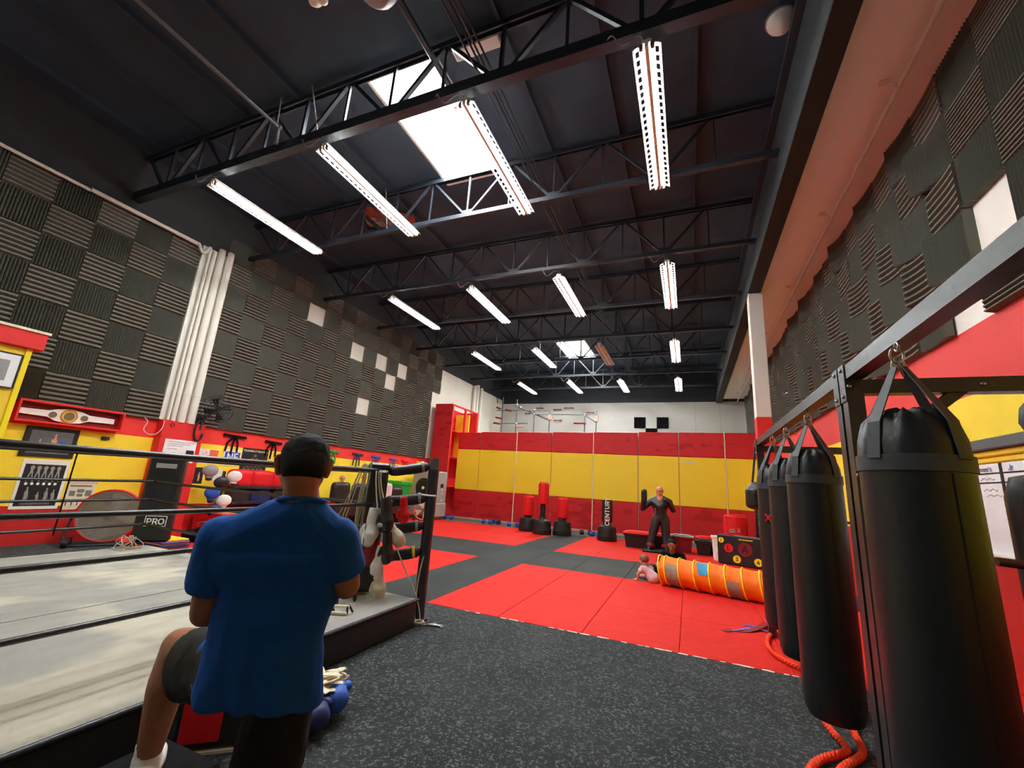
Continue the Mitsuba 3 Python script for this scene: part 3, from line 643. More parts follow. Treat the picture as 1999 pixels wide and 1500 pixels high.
single('battle_rope', twisted([(.98, 6.2, .03), (.80, 6.05, .03), (.72, 5.62, .03), (.77, 5.30, .03), (1.0, 5.0, .03)]), 'm_battle_rope', 'loop of orange battle rope under the farthest heavy bags', 'battle rope', smooth=50)
def ribbon(pts, w, h=.004):
    p = spline(pts, 6); o = []
    for a, b in zip(p[:-1], p[1:]): o.append(bar(a, b+(b-a)*.1, w, h))
    return cat(o)
single('karate_belt', ribbon([(.40, 6.06, .006), (.55, 6.2, .012), (.72, 6.42, .014), (.92, 6.62, .008)], .045), 'm_purple', 'purple belt lying crossed on the red mat', 'belt')
single('karate_belt', ribbon([(.58, 6.42, .016), (.68, 6.32, .024), (.85, 6.24, .014), (1.0, 6.22, .006)], .03), 'm_blue', 'thin blue belt crossing the purple one on the red mat', 'belt')
single('karate_belt', ribbon([(.34, 6.0, .004), (.46, 6.1, .004), (.58, 6.15, .006), (.74, 6.34, .03), (.84, 6.62, .026)], .075, .006), 'm_dark_red', 'dark red belt end on the red mat', 'belt')

# ---------------------------------------------------------------- right wall things
k = thing('whiteboard', 'white chart board on the right wall behind the rack', 'whiteboard')
part(k, 'board', box(XR-.02, XR, 3.5, 6.6, 1.16, 1.98, .004), 'm_board')
lines = [box(XR-.024, XR-.019, 3.5, 6.6, 1.885, 1.897), box(XR-.024, XR-.019, 3.5, 6.6, 1.80, 1.812), box(XR-.026, XR-.019, 5.28, 5.315, 1.16, 1.98), box(XR-.026, XR-.019, 4.2, 4.235, 1.16, 1.98)]
part(k, 'grid_line', cat(lines), 'm_black_print')
part(k, 'tray', box(XR-.07, XR, 3.5, 6.6, 1.135, 1.16, .004), 'm_tape')
part(k, 'writing', wall_text("Women's", .045, (XR-.024, 5.56, 1.93), ((0, -1, 0), (0, 0, 1)), .002, False), 'm_ink')
part(k, 'writing', wall_text("Jr", .05, (XR-.024, 5.16, 1.93), ((0, -1, 0), (0, 0, 1)), .002, False), 'm_blue')
sq = [tube(spline([(XR-.022, y0-.03*i, zz+.008*((i*7) % 3-1)) for i in range(8)], 3), .0025, 4) for y0, zz in ((5.62, 1.84), (5.60, 1.74), (5.56, 1.69))]
part(k, 'scribble', cat(sq), 'm_ink')
k = single('wall_rail', cat([box(XR-.09, XR, 3.0, 7.2, 2.10, 2.20, .008)]), 'm_gray_dark', 'grey metal rail on the yellow band above the whiteboard', 'rail')
part(k, 'cove', cat([box(XR-.05, XR, 3.0, 7.2, 2.04, 2.10, .01), box(XR-.03, XR, 3.0, 7.2, 1.985, 2.04, .01)]), 'm_yellow')

# ================================================================ PEOPLE
def V(*a): return np.array(a, float)
def chain(pts, rad): return [[(pts[i], rad[i]), (pts[i+1], rad[i+1])] for i in range(len(pts)-1)]
def hand_groups(w, d, nrm, side, curl=.5, s=1.0):
    """Groups of a hand from the wrist w along d; nrm points out of the palm; side=+1 puts the thumb on cross(d, nrm)."""
    d, nrm = V(*d)/np.linalg.norm(d), V(*nrm); nrm = nrm - d*(nrm@d); nrm /= np.linalg.norm(nrm)
    t = np.cross(d, nrm)*side; g = []
    P = lambda a, b, c: V(*w) + s*(a*d + b*t + c*nrm)
    g.append([(P(0, .014, 0), .02*s), (P(0, -.014, 0), .02*s), (P(.085, .03, 0), .013*s), (P(.082, -.03, 0), .012*s)])
    for b, L, r in ((.030, .074, .0088), (.011, .082, .009), (-.010, .076, .0088), (-.029, .06, .0078)):
        a0 = curl*.7; p = [P(.078, b, 0)]; ang = 0
        for seg, f in ((.45, 1), (.32, 1.2), (.23, 1.0)):
            ang += a0*f; q = p[-1] + s*L*seg*(math.cos(ang)*d + math.sin(ang)*nrm); p.append(q)
        g += chain(p, [r*s*1.05, r*s, r*s*.95, r*s*.85])
    g += chain([P(.022, .026, .004), P(.05, .052, .014), P(.074, .058, .024), P(.094, .052, .034)], [.015*s, .0115*s, .0105*s, .0095*s])
    return g
def head_groups(c, fwd, up, s=1.0, full=True):
    """Skull, jaw, nose, ears, lips around the head centre c (mid height of the head)."""
    fwd, up = V(*fwd)/np.linalg.norm(fwd), V(*up)/np.linalg.norm(up); fwd = fwd - up*(fwd@up); fwd /= np.linalg.norm(fwd); r = np.cross(fwd, up)
    P = lambda a, b, e: V(*c) + s*(a*r + b*fwd + e*up)
    g = [[(P(0, -.012, .03), .078*s), (P(0, .022, .028), .072*s), (P(0, .0, .035), .078*s)],
         [(P(.03, .03, -.02), .045*s), (P(-.03, .03, -.02), .045*s), (P(0, .062, -.088), .024*s), (P(.022, .05, -.075), .026*s), (P(-.022, .05, -.075), .026*s)],
         [(P(0, -.02, -.04), .058*s), (P(0, .02, -.03), .055*s)],
         [(P(0, .09, .002), .009*s), (P(0, .104, -.028), .012*s)], [(P(-.012, .098, -.031), .009*s), (P(.012, .098, -.031), .009*s)],
         [(P(-.014, .088, -.06), .009*s), (P(.014, .088, -.06), .009*s)], [(P(-.012, .087, -.067), .009*s), (P(.012, .087, -.067), .009*s)],
         [(P(-.04, .075, .02), .012*s), (P(-.012, .086, .018), .01*s)], [(P(.04, .075, .02), .012*s), (P(.012, .086, .018), .01*s)]]
    for q in (-1, 1): g.append([(P(.078*q, -.012, .012), (.010*s, .016*s, .016*s)), (P(.082*q, -.020, .018), (.009*s, .017*s, .019*s)), (P(.076*q, -.004, -.024), .010*s)])
    return g, P
def eyes(k, P, s, kid=False):
    for q in (-1, 1):
        e = part(k, 'eye', ball(P(.031*q, .077, .003), .0125*s, 2), 'm_white', True)
        part(e, 'iris', ball(P(.031*q, .0865, .002), .006*s, 1), 'm_hair', True)
        part(k, 'eyebrow', tube(spline([P(.014*q, .093, .022), P(.032*q, .089, .027), P(.05*q, .073, .021)], 4), .0035*s, 5), 'm_hair', True)
    part(k, 'lips', tube(spline([P(-.022, .088, -.064), P(0, .1, -.063), P(.022, .088, -.064)], 4), .005*s, 5), 'm_pink_print', True)
def trimmed(groups, planes, edge=.03, it=6, n=22):
    """Groups joined after each is cut by its planes; planes[i] is a list of (normal, offset) kept on the positive side."""
    parts = []
    for g, pl in zip(groups, planes):
        m = m3.Manifold.batch_hull([sph(p, r, n) for p, r in g])
        for nn, off in pl: m = m.trim_by_plane(list(map(float, nn)), float(off))
        parts.append(m)
    m = m3.Manifold.batch_boolean(parts, m3.OpType.Add) if len(parts) > 1 else parts[0]
    m = m.refine_to_length(edge).to_mesh()
    t = trimesh.Trimesh(m.vert_properties[:, :3], m.tri_verts, process=True)
    if it: trimesh.smoothing.filter_taubin(t, lamb=.5, nu=.52, iterations=it)
    return t
def wrinkle(t, amp, freq, stretch=(1, 1, 1), seed=0):
    p = t.vertices*np.asarray(stretch)*freq
    t.vertices = t.vertices + t.vertex_normals*((meshkit.fbm(p, 3, seed)-.5)*2*amp)[:, None]
    return t
def cut(a, b): 
    n = (b-a)/np.linalg.norm(b-a); return (-n, -n@b)       # keep what lies before b

# ---- the man in the blue shirt
FW_, RT_, UP_ = V(-.74, .67, 0), V(.67, .74, 0), V(0, 0, 1)
man = thing('person', 'man seen from behind in a blue t-shirt and black shorts beside the ring', 'person')
Lsh, Rsh = V(-1.535, 1.09, 1.245), V(-1.172, 1.258, 1.262)
Lel, Rel = V(-1.600, 1.128, .985), V(-1.150, 1.315, 1.105)
Lwr, Rwr = V(-1.67, 1.385, .94), V(-1.345, 1.50, 1.10)
neck, hc = V(-1.277, 1.17, 1.40), V(-1.275, 1.150, 1.508)
Lh, Rh = V(-1.505, 1.255, .80), V(-1.355, 1.33, .80)
Lk, La = V(-2.005, 1.335, .745), V(-2.02, 1.315, .33)
Rk, Ra = V(-1.405, 1.365, .44), V(-1.43, 1.35, .085)
ST = .245                                                      # top of the step under the raised foot
hg, HP = head_groups(hc, FW_ + V(0, 0, -.22), UP_ + FW_*.22, 1.02)
toe = V(-.74, .67, 0)
g = hg + [[(neck+V(0, 0, -.03), .062), (hc+V(.008, -.008, -.05), .056)], [(neck+V(0, 0, -.10), .05), (Lsh+V(.06, .03, .0), .05)], [(neck+V(0, 0, -.10), .05), (Rsh+V(-.06, -.03, .0), .05)],
  [(Lsh, .055), (Rsh, .055), (V(-1.40, 1.25, 1.0), .07)], [(V(-1.40, 1.25, 1.0), .07), (Lh, .07), (Rh, .07)],
  [(Lsh, .062), (Lel, .047)], [(Rsh, .062), (Rel, .047)],
  [(Lel, .047), (Lel*.65+Lwr*.35, .046)], [(Lel*.65+Lwr*.35, .046), (Lwr, .03)], [(Rel, .047), (Rel*.65+Rwr*.35, .046)], [(Rel*.65+Rwr*.35, .046), (Rwr, .03)],
  [(Lh, .1), (Lk, .068)], [(Rh, .1), (Rk, .065)],
  [(Lk, .066), (Lk*.7+La*.3+V(.02, -.02, 0), .069)], [(Lk*.7+La*.3+V(.02, -.02, 0), .069), (La, .04)],
  [(Rk, .063), (Rk*.7+Ra*.3+V(.02, -.02, 0), .06)], [(Rk*.7+Ra*.3+V(.02, -.02, 0), .06), (Ra, .04)]]
hands = hand_groups(Lwr, V(.15, .35, .15)+RT_*.4+FW_*.6, V(.2, .3, .9), 1, .7) + hand_groups(Rwr, -RT_*.6+FW_*.5+V(0, 0, -.25), V(-.3, 0, .9), -1, .7)
body = blob(g, .022, 7, 18)
obj(man + '__body', cat([body, blob(hands, .006, 3, 10)]), 'm_skin', True); _count[man+'__body'] = 1
eyes(man, HP, 1.02)
hair = trimmed([[(HP(0, -.017, .036), .0815), (HP(0, .012, .038), .077)], [(HP(0, -.03, .0), .0755), (HP(0, -.02, .028), .080)]],
    [[(-(FW_*.55-UP_*.84)/1.004, -(FW_*.55-UP_*.84)/1.004 @ HP(0, .062, .062))], [(UP_+FW_*.12, (UP_+FW_*.12) @ HP(0, -.05, -.055)), (-FW_, -FW_ @ HP(0, .01, 0))]], .012, 3)
hair.vertices += hair.vertex_normals*((meshkit.fbm(hair.vertices*[90, 90, 60], 3)-.35)*.012*np.clip((hair.vertices[:, 2]-hc[2])/.08, .25, 1))[:, None]
part(man, 'hair', hair, 'm_hair', True, label='short black hair')
# t-shirt: torso cut flat at the hem, sleeves cut at the cuffs, an open neckline
hem = V(-1.44, 1.27, .665)
A0, A1 = V(-1.455, 1.185, 1.10), V(-1.275, 1.275, 1.10)
B0, B1 = V(-1.475, 1.20, .93), V(-1.335, 1.275, .93)
C0, C1 = V(-1.540, 1.235, .62), V(-1.355, 1.325, .62)
tor = [[(Lsh+V(.02, .01, -.01), .082), (Rsh+V(-.02, -.01, -.01), .082), (neck+RT_*.040+V(0, 0, -.036), .050), (neck-RT_*.040+V(0, 0, -.036), .050), (neck-FW_*.03+V(0, 0, -.036), .050)],
       [(Lsh+V(.04, .02, -.05), .080), (Rsh+V(-.04, -.02, -.05), .080), (A0, .105), (A1, .105)],
       [(A0, .105), (A1, .105), (B0, .108), (B1, .108)],
       [(B0, .108), (B1, .108), (C0, .128), (C1, .128), (V(-1.52, 1.235, .78), .125)],
       [(V(-1.51, 1.225, .82), .10), (V(-1.64, 1.25, .80), .085), (V(-1.55, 1.235, .70), .12)]]
hn = V(.06, .0, 1.0); hn /= np.linalg.norm(hn); hem = V(-1.44, 1.27, .705)
pl = [[], [], [], [(hn, hn@hem)], [(hn, hn@(hem+V(0, 0, .01)))]]
for sh, el, r0, r1, q in ((Lsh, Lel, .080, .074, .66), (Rsh, Rel, .080, .072, .74)):
    e = sh*(1-q)+el*q; tor.append([(sh, r0), (el+(el-sh)*.2, r1)]); pl.append([cut(sh, e)])
tee = trimmed(tor, pl, .02, 9)
d_ = tee.vertices - V(-1.41, 1.24, 0); low = np.clip((1.2-tee.vertices[:, 2])/.5, 0, 1)
wrinkle(tee, .012, 8.0, (1.3, 1.3, .5), 3); wrinkle(tee, .005, 22.0, (1.2, 1.2, .5), 8)
tee.vertices += tee.vertex_normals*(low*.006*np.sin(np.arctan2(d_[:, 1], d_[:, 0])*7 + tee.vertices[:, 2]*6))[:, None]
part(man, 't_shirt', tee, 'm_tee', True, label='royal blue t-shirt')
part(man, 'collar', tube(np.array([neck + V(0, 0, -.010) + (.076*math.cos(a)*RT_ + .068*math.sin(a)*FW_) + V(0, 0, -.014*math.sin(a)) for a in np.linspace(0, 2*np.pi, 25)[:-1]]), .009, 8, closed=True), 'm_tee', True)
kd = (Lk-Lh)/np.linalg.norm(Lk-Lh)
sg1 = [[(Lh+V(.03, 0, 0), .12), (Rh+V(-.03, -.02, 0), .115), (V(-1.42, 1.26, .9), .09)], [(Lh, .135), (Lk+V(.08, 0, -.03), .108), (Lk+V(.1, 0, -.085), .10)], [(Rh+V(-.02, 0, -.03), .115), (Rk+V(-.02, -.02, -.02), .122)]]
shorts = trimmed(sg1, [[], [cut(Lh, Lk+V(.12, 0, -.03))], [cut(Rh, Rk+V(0, 0, .03))]], .022, 6)
wrinkle(shorts, .014, 10, (1, 1, .6), 5)
part(man, 'shorts', shorts, 'm_shorts', True, label='black shorts')
for kn, an, top, fz in ((Lk, La, .40, ST), (Rk, Ra, .15, 0.0)):
    part(man, 'sock', tube([V(an[0], an[1], top), V(an[0], an[1], fz+.07)], [.047, .045], 14), 'm_white', 40)
    b = V(an[0], an[1], fz)
    sh = trimmed([[(b+V(0, 0, .055)-toe*.045, .042), (b+V(0, 0, .045)+toe*.1, .045), (b+V(0, 0, .03)+toe*.19, .036), (b+V(0, 0, .02)-toe*.04, .04), (b+V(0, 0, .02)+toe*.14, .044)], [(b+V(0, 0, .1), .05), (b+V(0, 0, .05), .048)]], [[(UP_, fz)], [(UP_, fz)]], .014, 3)
    s_ = part(man, 'shoe', sh, 'm_white', True)
    part(s_, 'sole', move(hullpts([[x, y, z] for z in (0.001, .02) for x, y in ((-.085, -.03), (-.085, .03), (.05, .047), (.19, .036), (.225, 0), (.19, -.036), (.05, -.047))]), *b, math.degrees(math.atan2(toe[1], toe[0]))), 'm_black_print')
# the step he rests his foot on, and the red crate by the ring
k = single('step_box', box(-2.30, -1.90, 1.20, 1.56, .0, ST, .012), 'm_black_cloth', "low black step box under the raised foot of the man, beside the ring", 'step box')
part(k, 'top_mat', box(-2.29, -1.91, 1.21, 1.55, ST-.004, ST), 'm_black_cloth')
k = single('focus_shield', move(box(-.16, .16, -.06, .06, .02, .30, .02), -2.44, 1.90, 0, 42), 'm_vinyl_black', 'black kick shield with a red face standing against the ring behind the man', 'kick shield')
part(k, 'red_face', move(box(-.14, .05, -.066, -.05, .06, .28, .006), -2.44, 1.90, 0, 42), 'm_red')
part(k, 'base_strip', move(box(-.15, .15, -.064, .06, 0, .022, .004), -2.44, 1.90, 0, 42), 'm_tape')
# blue gloves and wraps on the carpet
glove((-2.78, 1.05, .335), 'm_dark_red', 'm_dark_red', 'dark red boxing glove lying on the ring edge at the bottom left corner', 100, 96, 0, 1.0)
k = single('boxing_glove', move(GLOVE, -2.29, 2.58, .085, -125, 94, 8, 1.25), 'm_blue', 'blue boxing glove lying on the carpet beside the ring, right of the wraps', 'boxing glove', smooth=True)
part(k, 'cuff', move(GLOVE_CUFF, -2.29, 2.58, .085, -125, 94, 8, 1.25), 'm_white', 40, label='white cuff')
k = single('boxing_glove', move(GLOVE, -2.27, 2.33, .08, -112, 94, 0, 1.2), 'm_blue_dark', 'dark blue boxing glove lying on the carpet nearest the camera', 'boxing glove', smooth=True)
part(k, 'cuff', move(GLOVE_CUFF, -2.27, 2.33, .08, -112, 94, 0, 1.2), 'm_blue', 40)
rw = np.random.default_rng(11); wr = []
for i in range(14):
    c = V(-2.19, 2.40, .19) + rw.uniform(-1, 1, 3)*[.06, .08, .03]
    wr.append(ribbon([c + rw.uniform(-1, 1, 3)*[.10, .10, .05] for _ in range(5)], .045, .005))
wr.append(blob([[((-2.20, 2.40, .07), .065), ((-2.26, 2.46, .06), .05)]], .03, 2))
single('hand_wraps', cat(wr), 'm_cream', 'tangled heap of cream hand wraps between the blue gloves on the carpet', 'hand wraps')
tag('hand_wraps', 'tangled heap of cream hand wraps between the blue gloves on the carpet', 'hand wraps')

# ---- the woman behind the play tunnel
wm = thing('person', 'woman with a dark hair bun in a black t-shirt sitting behind the orange tunnel', 'person')
c = V(-.32, 8.98, .59); f = V(-.1, -1, -.45); hg, HP = head_groups(c, f, V(0, -.42, 1), .93)
S = V(-.32, 9.08, .36); pel = V(-.32, 9.25, .11)
arms = [(V(-.48, 9.08, .38), V(-.58, 8.98, .2), V(-.50, 8.78, .1)), (V(-.16, 9.08, .38), V(-.06, 8.98, .2), V(-.14, 8.78, .1))]
g = hg + [[(c+V(0, .03, -.06), .045), (S+V(0, -.01, .06), .055)], [(arms[0][0], .055), (arms[1][0], .055), (S+V(0, .05, -.12), .1)], [(S+V(0, .05, -.1), .1), (pel+V(.08, 0, 0), .1), (pel-V(.08, 0, 0), .1)]]
for sh, el, wrr in arms: g += [[(sh, .052), (el, .042)], [(el, .042), (wrr, .028)]]
for q in (-1, 1): g += [[(pel+V(.09*q, 0, 0), .085), (V(-.32+.36*q, 9.02, .1), .06)], [(V(-.32+.36*q, 9.02, .1), .06), (V(-.32-.08*q, 8.86, .06), .042)], [(V(-.32-.08*q, 8.86, .06), .04), (V(-.32-.2*q, 8.84, .045), .035)]]
hd = hand_groups(arms[0][2], V(.2, -.5, -.1), V(0, 0, -1), 1, .4, .92) + hand_groups(arms[1][2], V(-.2, -.5, -.1), V(0, 0, -1), -1, .4, .92)
obj(wm+'__body', cat([blob(g, .022, 6, 16), blob(hd, .007, 3, 9)]), 'm_skin', True); _count[wm+'__body'] = 1
eyes(wm, HP, .93)
hr = trimmed([[(HP(0, -.018, .042), .078), (HP(0, .014, .044), .074)], [(HP(0, -.03, -.02), .074), (HP(0, -.02, .03), .078)], [(HP(0, -.04, .125), .042)]],
   [[(-(f*.6+V(0, -.42, -.9)*1)/np.linalg.norm(f*.6+V(0, -.42, -.9)), (-(f*.6+V(0, -.42, -.9))/np.linalg.norm(f*.6+V(0, -.42, -.9))) @ HP(0, .058, .05))], [(V(0, 1, .1), V(0, 1, .1)@HP(0, .0, 0))], []], .012, 3)
part(wm, 'hair', hr, 'm_hair', True, label='dark hair tied in a bun')
tt = trimmed([[(arms[0][0], .072), (arms[1][0], .072), (S+V(0, .05, -.12), .125)], [(S+V(0, .05, -.1), .125), (pel+V(.07, 0, .02), .13), (pel-V(.07, 0, -.02), .13)], [(arms[0][0], .068), (arms[0][1], .058)], [(arms[1][0], .068), (arms[1][1], .058)]], [[], [(UP_, .02)], [cut(arms[0][0], arms[0][0]*.25+arms[0][1]*.75)], [cut(arms[1][0], arms[1][0]*.25+arms[1][1]*.75)]], .025, 6)
part(wm, 't_shirt', wrinkle(tt, .006, 12), 'm_black_cloth', True, label='black t-shirt')
part(wm, 'print', wall_text('ARMS', .035, (-.32, 8.925, .26), ((1, 0, 0), (0, .5, .86)), .003), 'm_gray') if False else None
lg = trimmed([[(pel+V(.09*q, 0, 0), .1), (V(-.32+.36*q, 9.02, .1), .075)] for q in (-1, 1)] + [[(V(-.32+.36*q, 9.02, .1), .075), (V(-.32-.06*q, 8.87, .06), .052)] for q in (-1, 1)], [[(UP_, .005)]]*4, .025, 5)
part(wm, 'trousers', lg, 'm_black_cloth', True)

# ---- the small girl
gl = thing('person', 'small girl with long brown hair and a pale pink shirt sitting on the mat', 'person')
c = V(-.77, 8.33, .335); f = V(-.75, .6, -.1); hg, HP = head_groups(c, f, UP_, .80)
S = V(-.72, 8.33, .215); pel = V(-.62, 8.32, .075)
rA = [V(-.79, 8.27, .215), V(-.86, 8.25, .12), V(-.87, 8.27, .03)]; lA = [V(-.66, 8.40, .21), V(-.64, 8.50, .13), V(-.72, 8.56, .06)]
g = hg + [[(c+V(0, 0, -.05), .034), (S+V(0, 0, .02), .04)], [(rA[0], .038), (lA[0], .038), (S+V(.02, 0, -.06), .065)], [(S+V(.02, 0, -.06), .065), (pel, .075)],
   [(rA[0], .033), (rA[1], .027)], [(rA[1], .027), (rA[2], .02)], [(lA[0], .033), (lA[1], .027)], [(lA[1], .027), (lA[2], .02)],
   [(pel, .06), (V(-.66, 8.52, .07), .042)], [(V(-.66, 8.52, .07), .042), (V(-.82, 8.56, .04), .03)], [(pel, .06), (V(-.58, 8.50, .06), .042)], [(V(-.58, 8.50, .06), .042), (V(-.70, 8.63, .035), .03)],
   [(V(-.82, 8.56, .035), .03), (V(-.89, 8.58, .028), .024)], [(V(-.70, 8.63, .035), .03), (V(-.77, 8.67, .028), .024)]]
hd = hand_groups(rA[2]+V(0, 0, .0), V(-.6, .2, -.12), V(0, 0, -1), 1, .1, .6) + hand_groups(lA[2], V(-.5, .3, -.2), V(0, 0, -1), -1, .3, .6)
obj(gl+'__body', cat([blob(g, .016, 5, 14), blob(hd, .005, 2, 8)]), 'm_skin_light', True); _count[gl+'__body'] = 1
eyes(gl, HP, .8)
hr = trimmed([[(HP(0, -.022, .042), .075), (HP(0, .012, .042), .070)], [(HP(0, -.045, .02), .066), (HP(0.02, -.075, -.12), .05), (HP(-.03, -.06, -.16), .04)]], [[(-(f*.7-UP_*.7), -(f*.7-UP_*.7) @ HP(0, .055, .055))], [(-V(*f), -V(*f)@HP(0, .0, 0))]], .012, 3)
part(gl, 'hair', hr, 'm_hair_brown', True, label='long light brown hair')
ts = trimmed([[(rA[0], .048), (lA[0], .048), (S+V(.02, 0, -.06), .082)], [(S+V(.02, 0, -.06), .082), (pel+V(0, 0, .0), .10)], [(rA[0], .045), (rA[1], .04)], [(lA[0], .045), (lA[1], .04)]], [[], [(UP_, .004)], [cut(rA[0], rA[0]*.35+rA[1]*.65)], [cut(lA[0], lA[0]*.35+lA[1]*.65)]], .018, 5)
part(gl, 't_shirt', wrinkle(ts, .004, 18), 'm_pink_cloth', True, label='pale pink shirt')

# ---- the training dummy
dm = thing('training_dummy', 'life-size black rubber fighting dummy with arms raised and a bald head', 'training dummy')
c = V(-.745, 12.58, 1.565); hg, HP = head_groups(c, V(-.15, -1, 0), UP_, 1.2)
sL, sR = V(-.97, 12.6, 1.30), V(-.50, 12.62, 1.30)
eL, fL = V(-1.17, 12.42, 1.08), V(-1.12, 12.30, 1.50)
eR, fR = V(-.40, 12.48, 1.10), V(-.52, 12.28, 1.30)
g = [[(sL, .085), (sR, .085), (V(-.735, 12.62, 1.40), .085), (V(-.735, 12.58, 1.16), .16)], [(V(-.80, 12.57, 1.2), .13), (V(-.67, 12.57, 1.2), .13), (V(-.72, 12.6, .92), .13)], [(V(-.80, 12.6, .86), .13), (V(-.64, 12.6, .86), .13), (V(-.72, 12.6, .95), .135)],
   [(sL, .085), (eL, .065)], [(eL, .065), (eL*.3+fL*.7, .06)], [(eL*.3+fL*.7, .055), (fL, .07)], [(sR, .085), (eR, .068)], [(eR, .068), (fR, .055)], [(fR, .06), (fR+V(-.05, -.04, .05), .06)],
   [(V(-.82, 12.6, .84), .13), (V(-.93, 12.55, .46), .108)], [(V(-.93, 12.55, .46), .106), (V(-1.0, 12.5, .12), .10)], [(V(-.62, 12.6, .84), .13), (V(-.60, 12.55, .46), .108)], [(V(-.60, 12.55, .46), .106), (V(-.58, 12.5, .12), .10)],
   [(V(-1.0, 12.5, .06), .06), (V(-1.02, 12.34, .05), .05)], [(V(-.60, 12.5, .06), .06), (V(-.57, 12.34, .05), .05)]]
obj(dm+'__body', blob(g, .03, 7, 18), 'm_vinyl_black', True); _count[dm+'__body'] = 1
part(dm, 'head', blob(hg + [[(c+V(0, .02, -.06), .07), (V(-.735, 12.59, 1.40), .09)], [(V(-.735, 12.57, 1.39), .085), (V(-.735, 12.51, 1.34), .06)]], .016, 4, 16), 'm_rubber_skin', True, label='flesh-coloured bald head')
for q in (-1, 1): part(dm, 'eye', ball(HP(.031*q, .082, .003), .012, 1), 'm_hair', True)
part(dm, 'base', cat([box(-1.18, -.42, 12.25, 12.75, .0, .06, .02)]), 'm_plastic_black')
for x in (-.99, -.60): part(dm, 'ankle_band', tube([(x+.02*(1 if x < -.8 else 0), 12.515, .21), (x-.005, 12.5, .13)], [.108, .108], 16), 'm_dark_red', 40)
part(dm, 'chest_print', tube(spline([(-.86, 12.405, 1.12), (-.84, 12.40, 1.06), (-.84, 12.41, .98)], 4), .008, 5), 'm_gray')
part(dm, 'strike_pad', blob([[(fL+V(0, -.02, -.22), .075), (fL+V(0, -.02, .03), .075)]], .03, 2), 'm_plastic_black', True)

# ================================================================ THE FAR SIDE OF THE ROOM
PX = [-9.1, -8.04, -6.39, -4.91, -3.28, -1.66, -.29, 1.16, 2.64]
PH = [3.52, 3.55, 3.57, 3.60, 3.62, 3.65, 3.66, 3.67]
k = thing('padded_wall', 'free-standing padded wall of red and yellow panels across the back of the mats', 'padded wall')
part(k, 'frame', box(-9.1, 2.64, 16.07, 16.13, 0, 3.5), 'm_tape')
for i in range(8):
    x0, x1, h = PX[i]+.014, PX[i+1]-.014, PH[i]
    part(k, 'red_panel', box(x0, x1, 16.0, 16.07, .06, 1.14, .015), 'm_panel_red')
    part(k, 'yellow_panel', box(x0, x1, 16.0, 16.07, 1.15, 2.80, .015), 'm_panel_yellow')
    part(k, 'red_panel', box(x0, x1, 16.0, 16.07, 2.81, h, .015), 'm_panel_red')
for i in (2, 4, 7): part(k, 'white_strip', box(PX[i]-.016, PX[i]+.016, 15.985, 16.06, .06, PH[i-1]+.02), 'm_cream')
part(k, 'kick_strip', box(-9.1, 2.64, 15.96, 16.05, 0, .06, .006), 'm_pink_print', label='pale strip along the floor')
part(k, 'tear', box(-.28, .25, 15.995, 16.002, 2.615, 2.645), 'm_white', label='thin white tear in a yellow panel')

# red shelf tower in the left corner
k = thing('shelf_tower', 'tall red shelf tower with open sides in the far left corner', 'shelf unit')
X0, X1, Y0, Y1, Z1 = -9.9, -9.05, 15.2, 17.6, 4.62
part(k, 'front', box(X0, X1, Y0, Y0+.03, 0, Z1, .006), 'm_panel_red')
part(k, 'back', box(X0, X1, Y1-.03, Y1, 0, Z1, .006), 'm_red_paint')
part(k, 'inner_wall', box(X0, X0+.03, Y0+.03, Y1-.03, 0, Z1, .004), 'm_panel_red')
for y in (Y0+.03, 16.35, Y1-.12): part(k, 'upright', box(X1-.09, X1, y, y+.09, 0, Z1-.06, .006), 'm_red_paint')
part(k, 'top_rail', box(X1-.09, X1, Y0, Y1, Z1-.06, Z1, .006), 'm_red_paint')
part(k, 'panel', box(X0+.05, X1-.1, 16.9, 16.96, 2.4, Z1-.2, .004), 'm_yellow', label='yellow panel')
for z in (1.2, 2.4, 3.5): part(k, 'shelf', box(X0+.03, X1-.09, Y0+.03, Y1-.03, z, z+.03), 'm_red_paint')

# climbing frame of pipes with red grips behind the padded wall
k = thing('pipe_frame', 'frame of thin grey pipes standing behind the padded wall', 'pipe frame')
def gp(a, b, r=.026, n='pipe'): part(k, n, cyl(a, b, r, 8), 'm_gray_dark', 40)
Yc, Yn = 22.3, 20.4
for x, z, y in ((-9.36, 6.15, 21.0), (-8.52, 6.0, 21.0), (-7.5, 5.45, 21.0), (-6.65, 5.35, 21.0), (-4.78, 5.45, 21.0), (-4.2, 5.35, 21.0)):
    gp((x, y, 0), (x, y, z), .03, 'upright')
gp((-8.62, 21.03, 5.66), (-6.62, 21.03, 4.86), .04, 'arm'); gp((-9.9, 21.03, 4.67), (-7.86, 21.03, 4.70)); gp((-9.7, 20.97, 5.39), (-6.7, 20.97, 5.38)); gp((-7.5, 20.97, 5.17), (-4.6, 20.97, 5.16)); gp((-4.78, 21.03, 5.14), (-4.18, 21.03, 4.75)); gp((-9.7, 21.03, 5.82), (-9.9, 21.3, 6.2)); 
for x, z in ((-8.52, 5.72), (-8.3, 5.58), (-7.5, 5.42), (-7.5, 5.18), (-4.78, 5.15), (-8.5, 4.69)):
    part(k, 'joint', ball((x, 21.0, z), .055, 1), 'm_white', True)
for x, z in ((-6.62, 5.02), (-4.17, 4.95)): part(k, 'box_end', box(x-.07, x+.07, 20.92, 21.08, z-.14, z+.14, .01), 'm_pink_print')
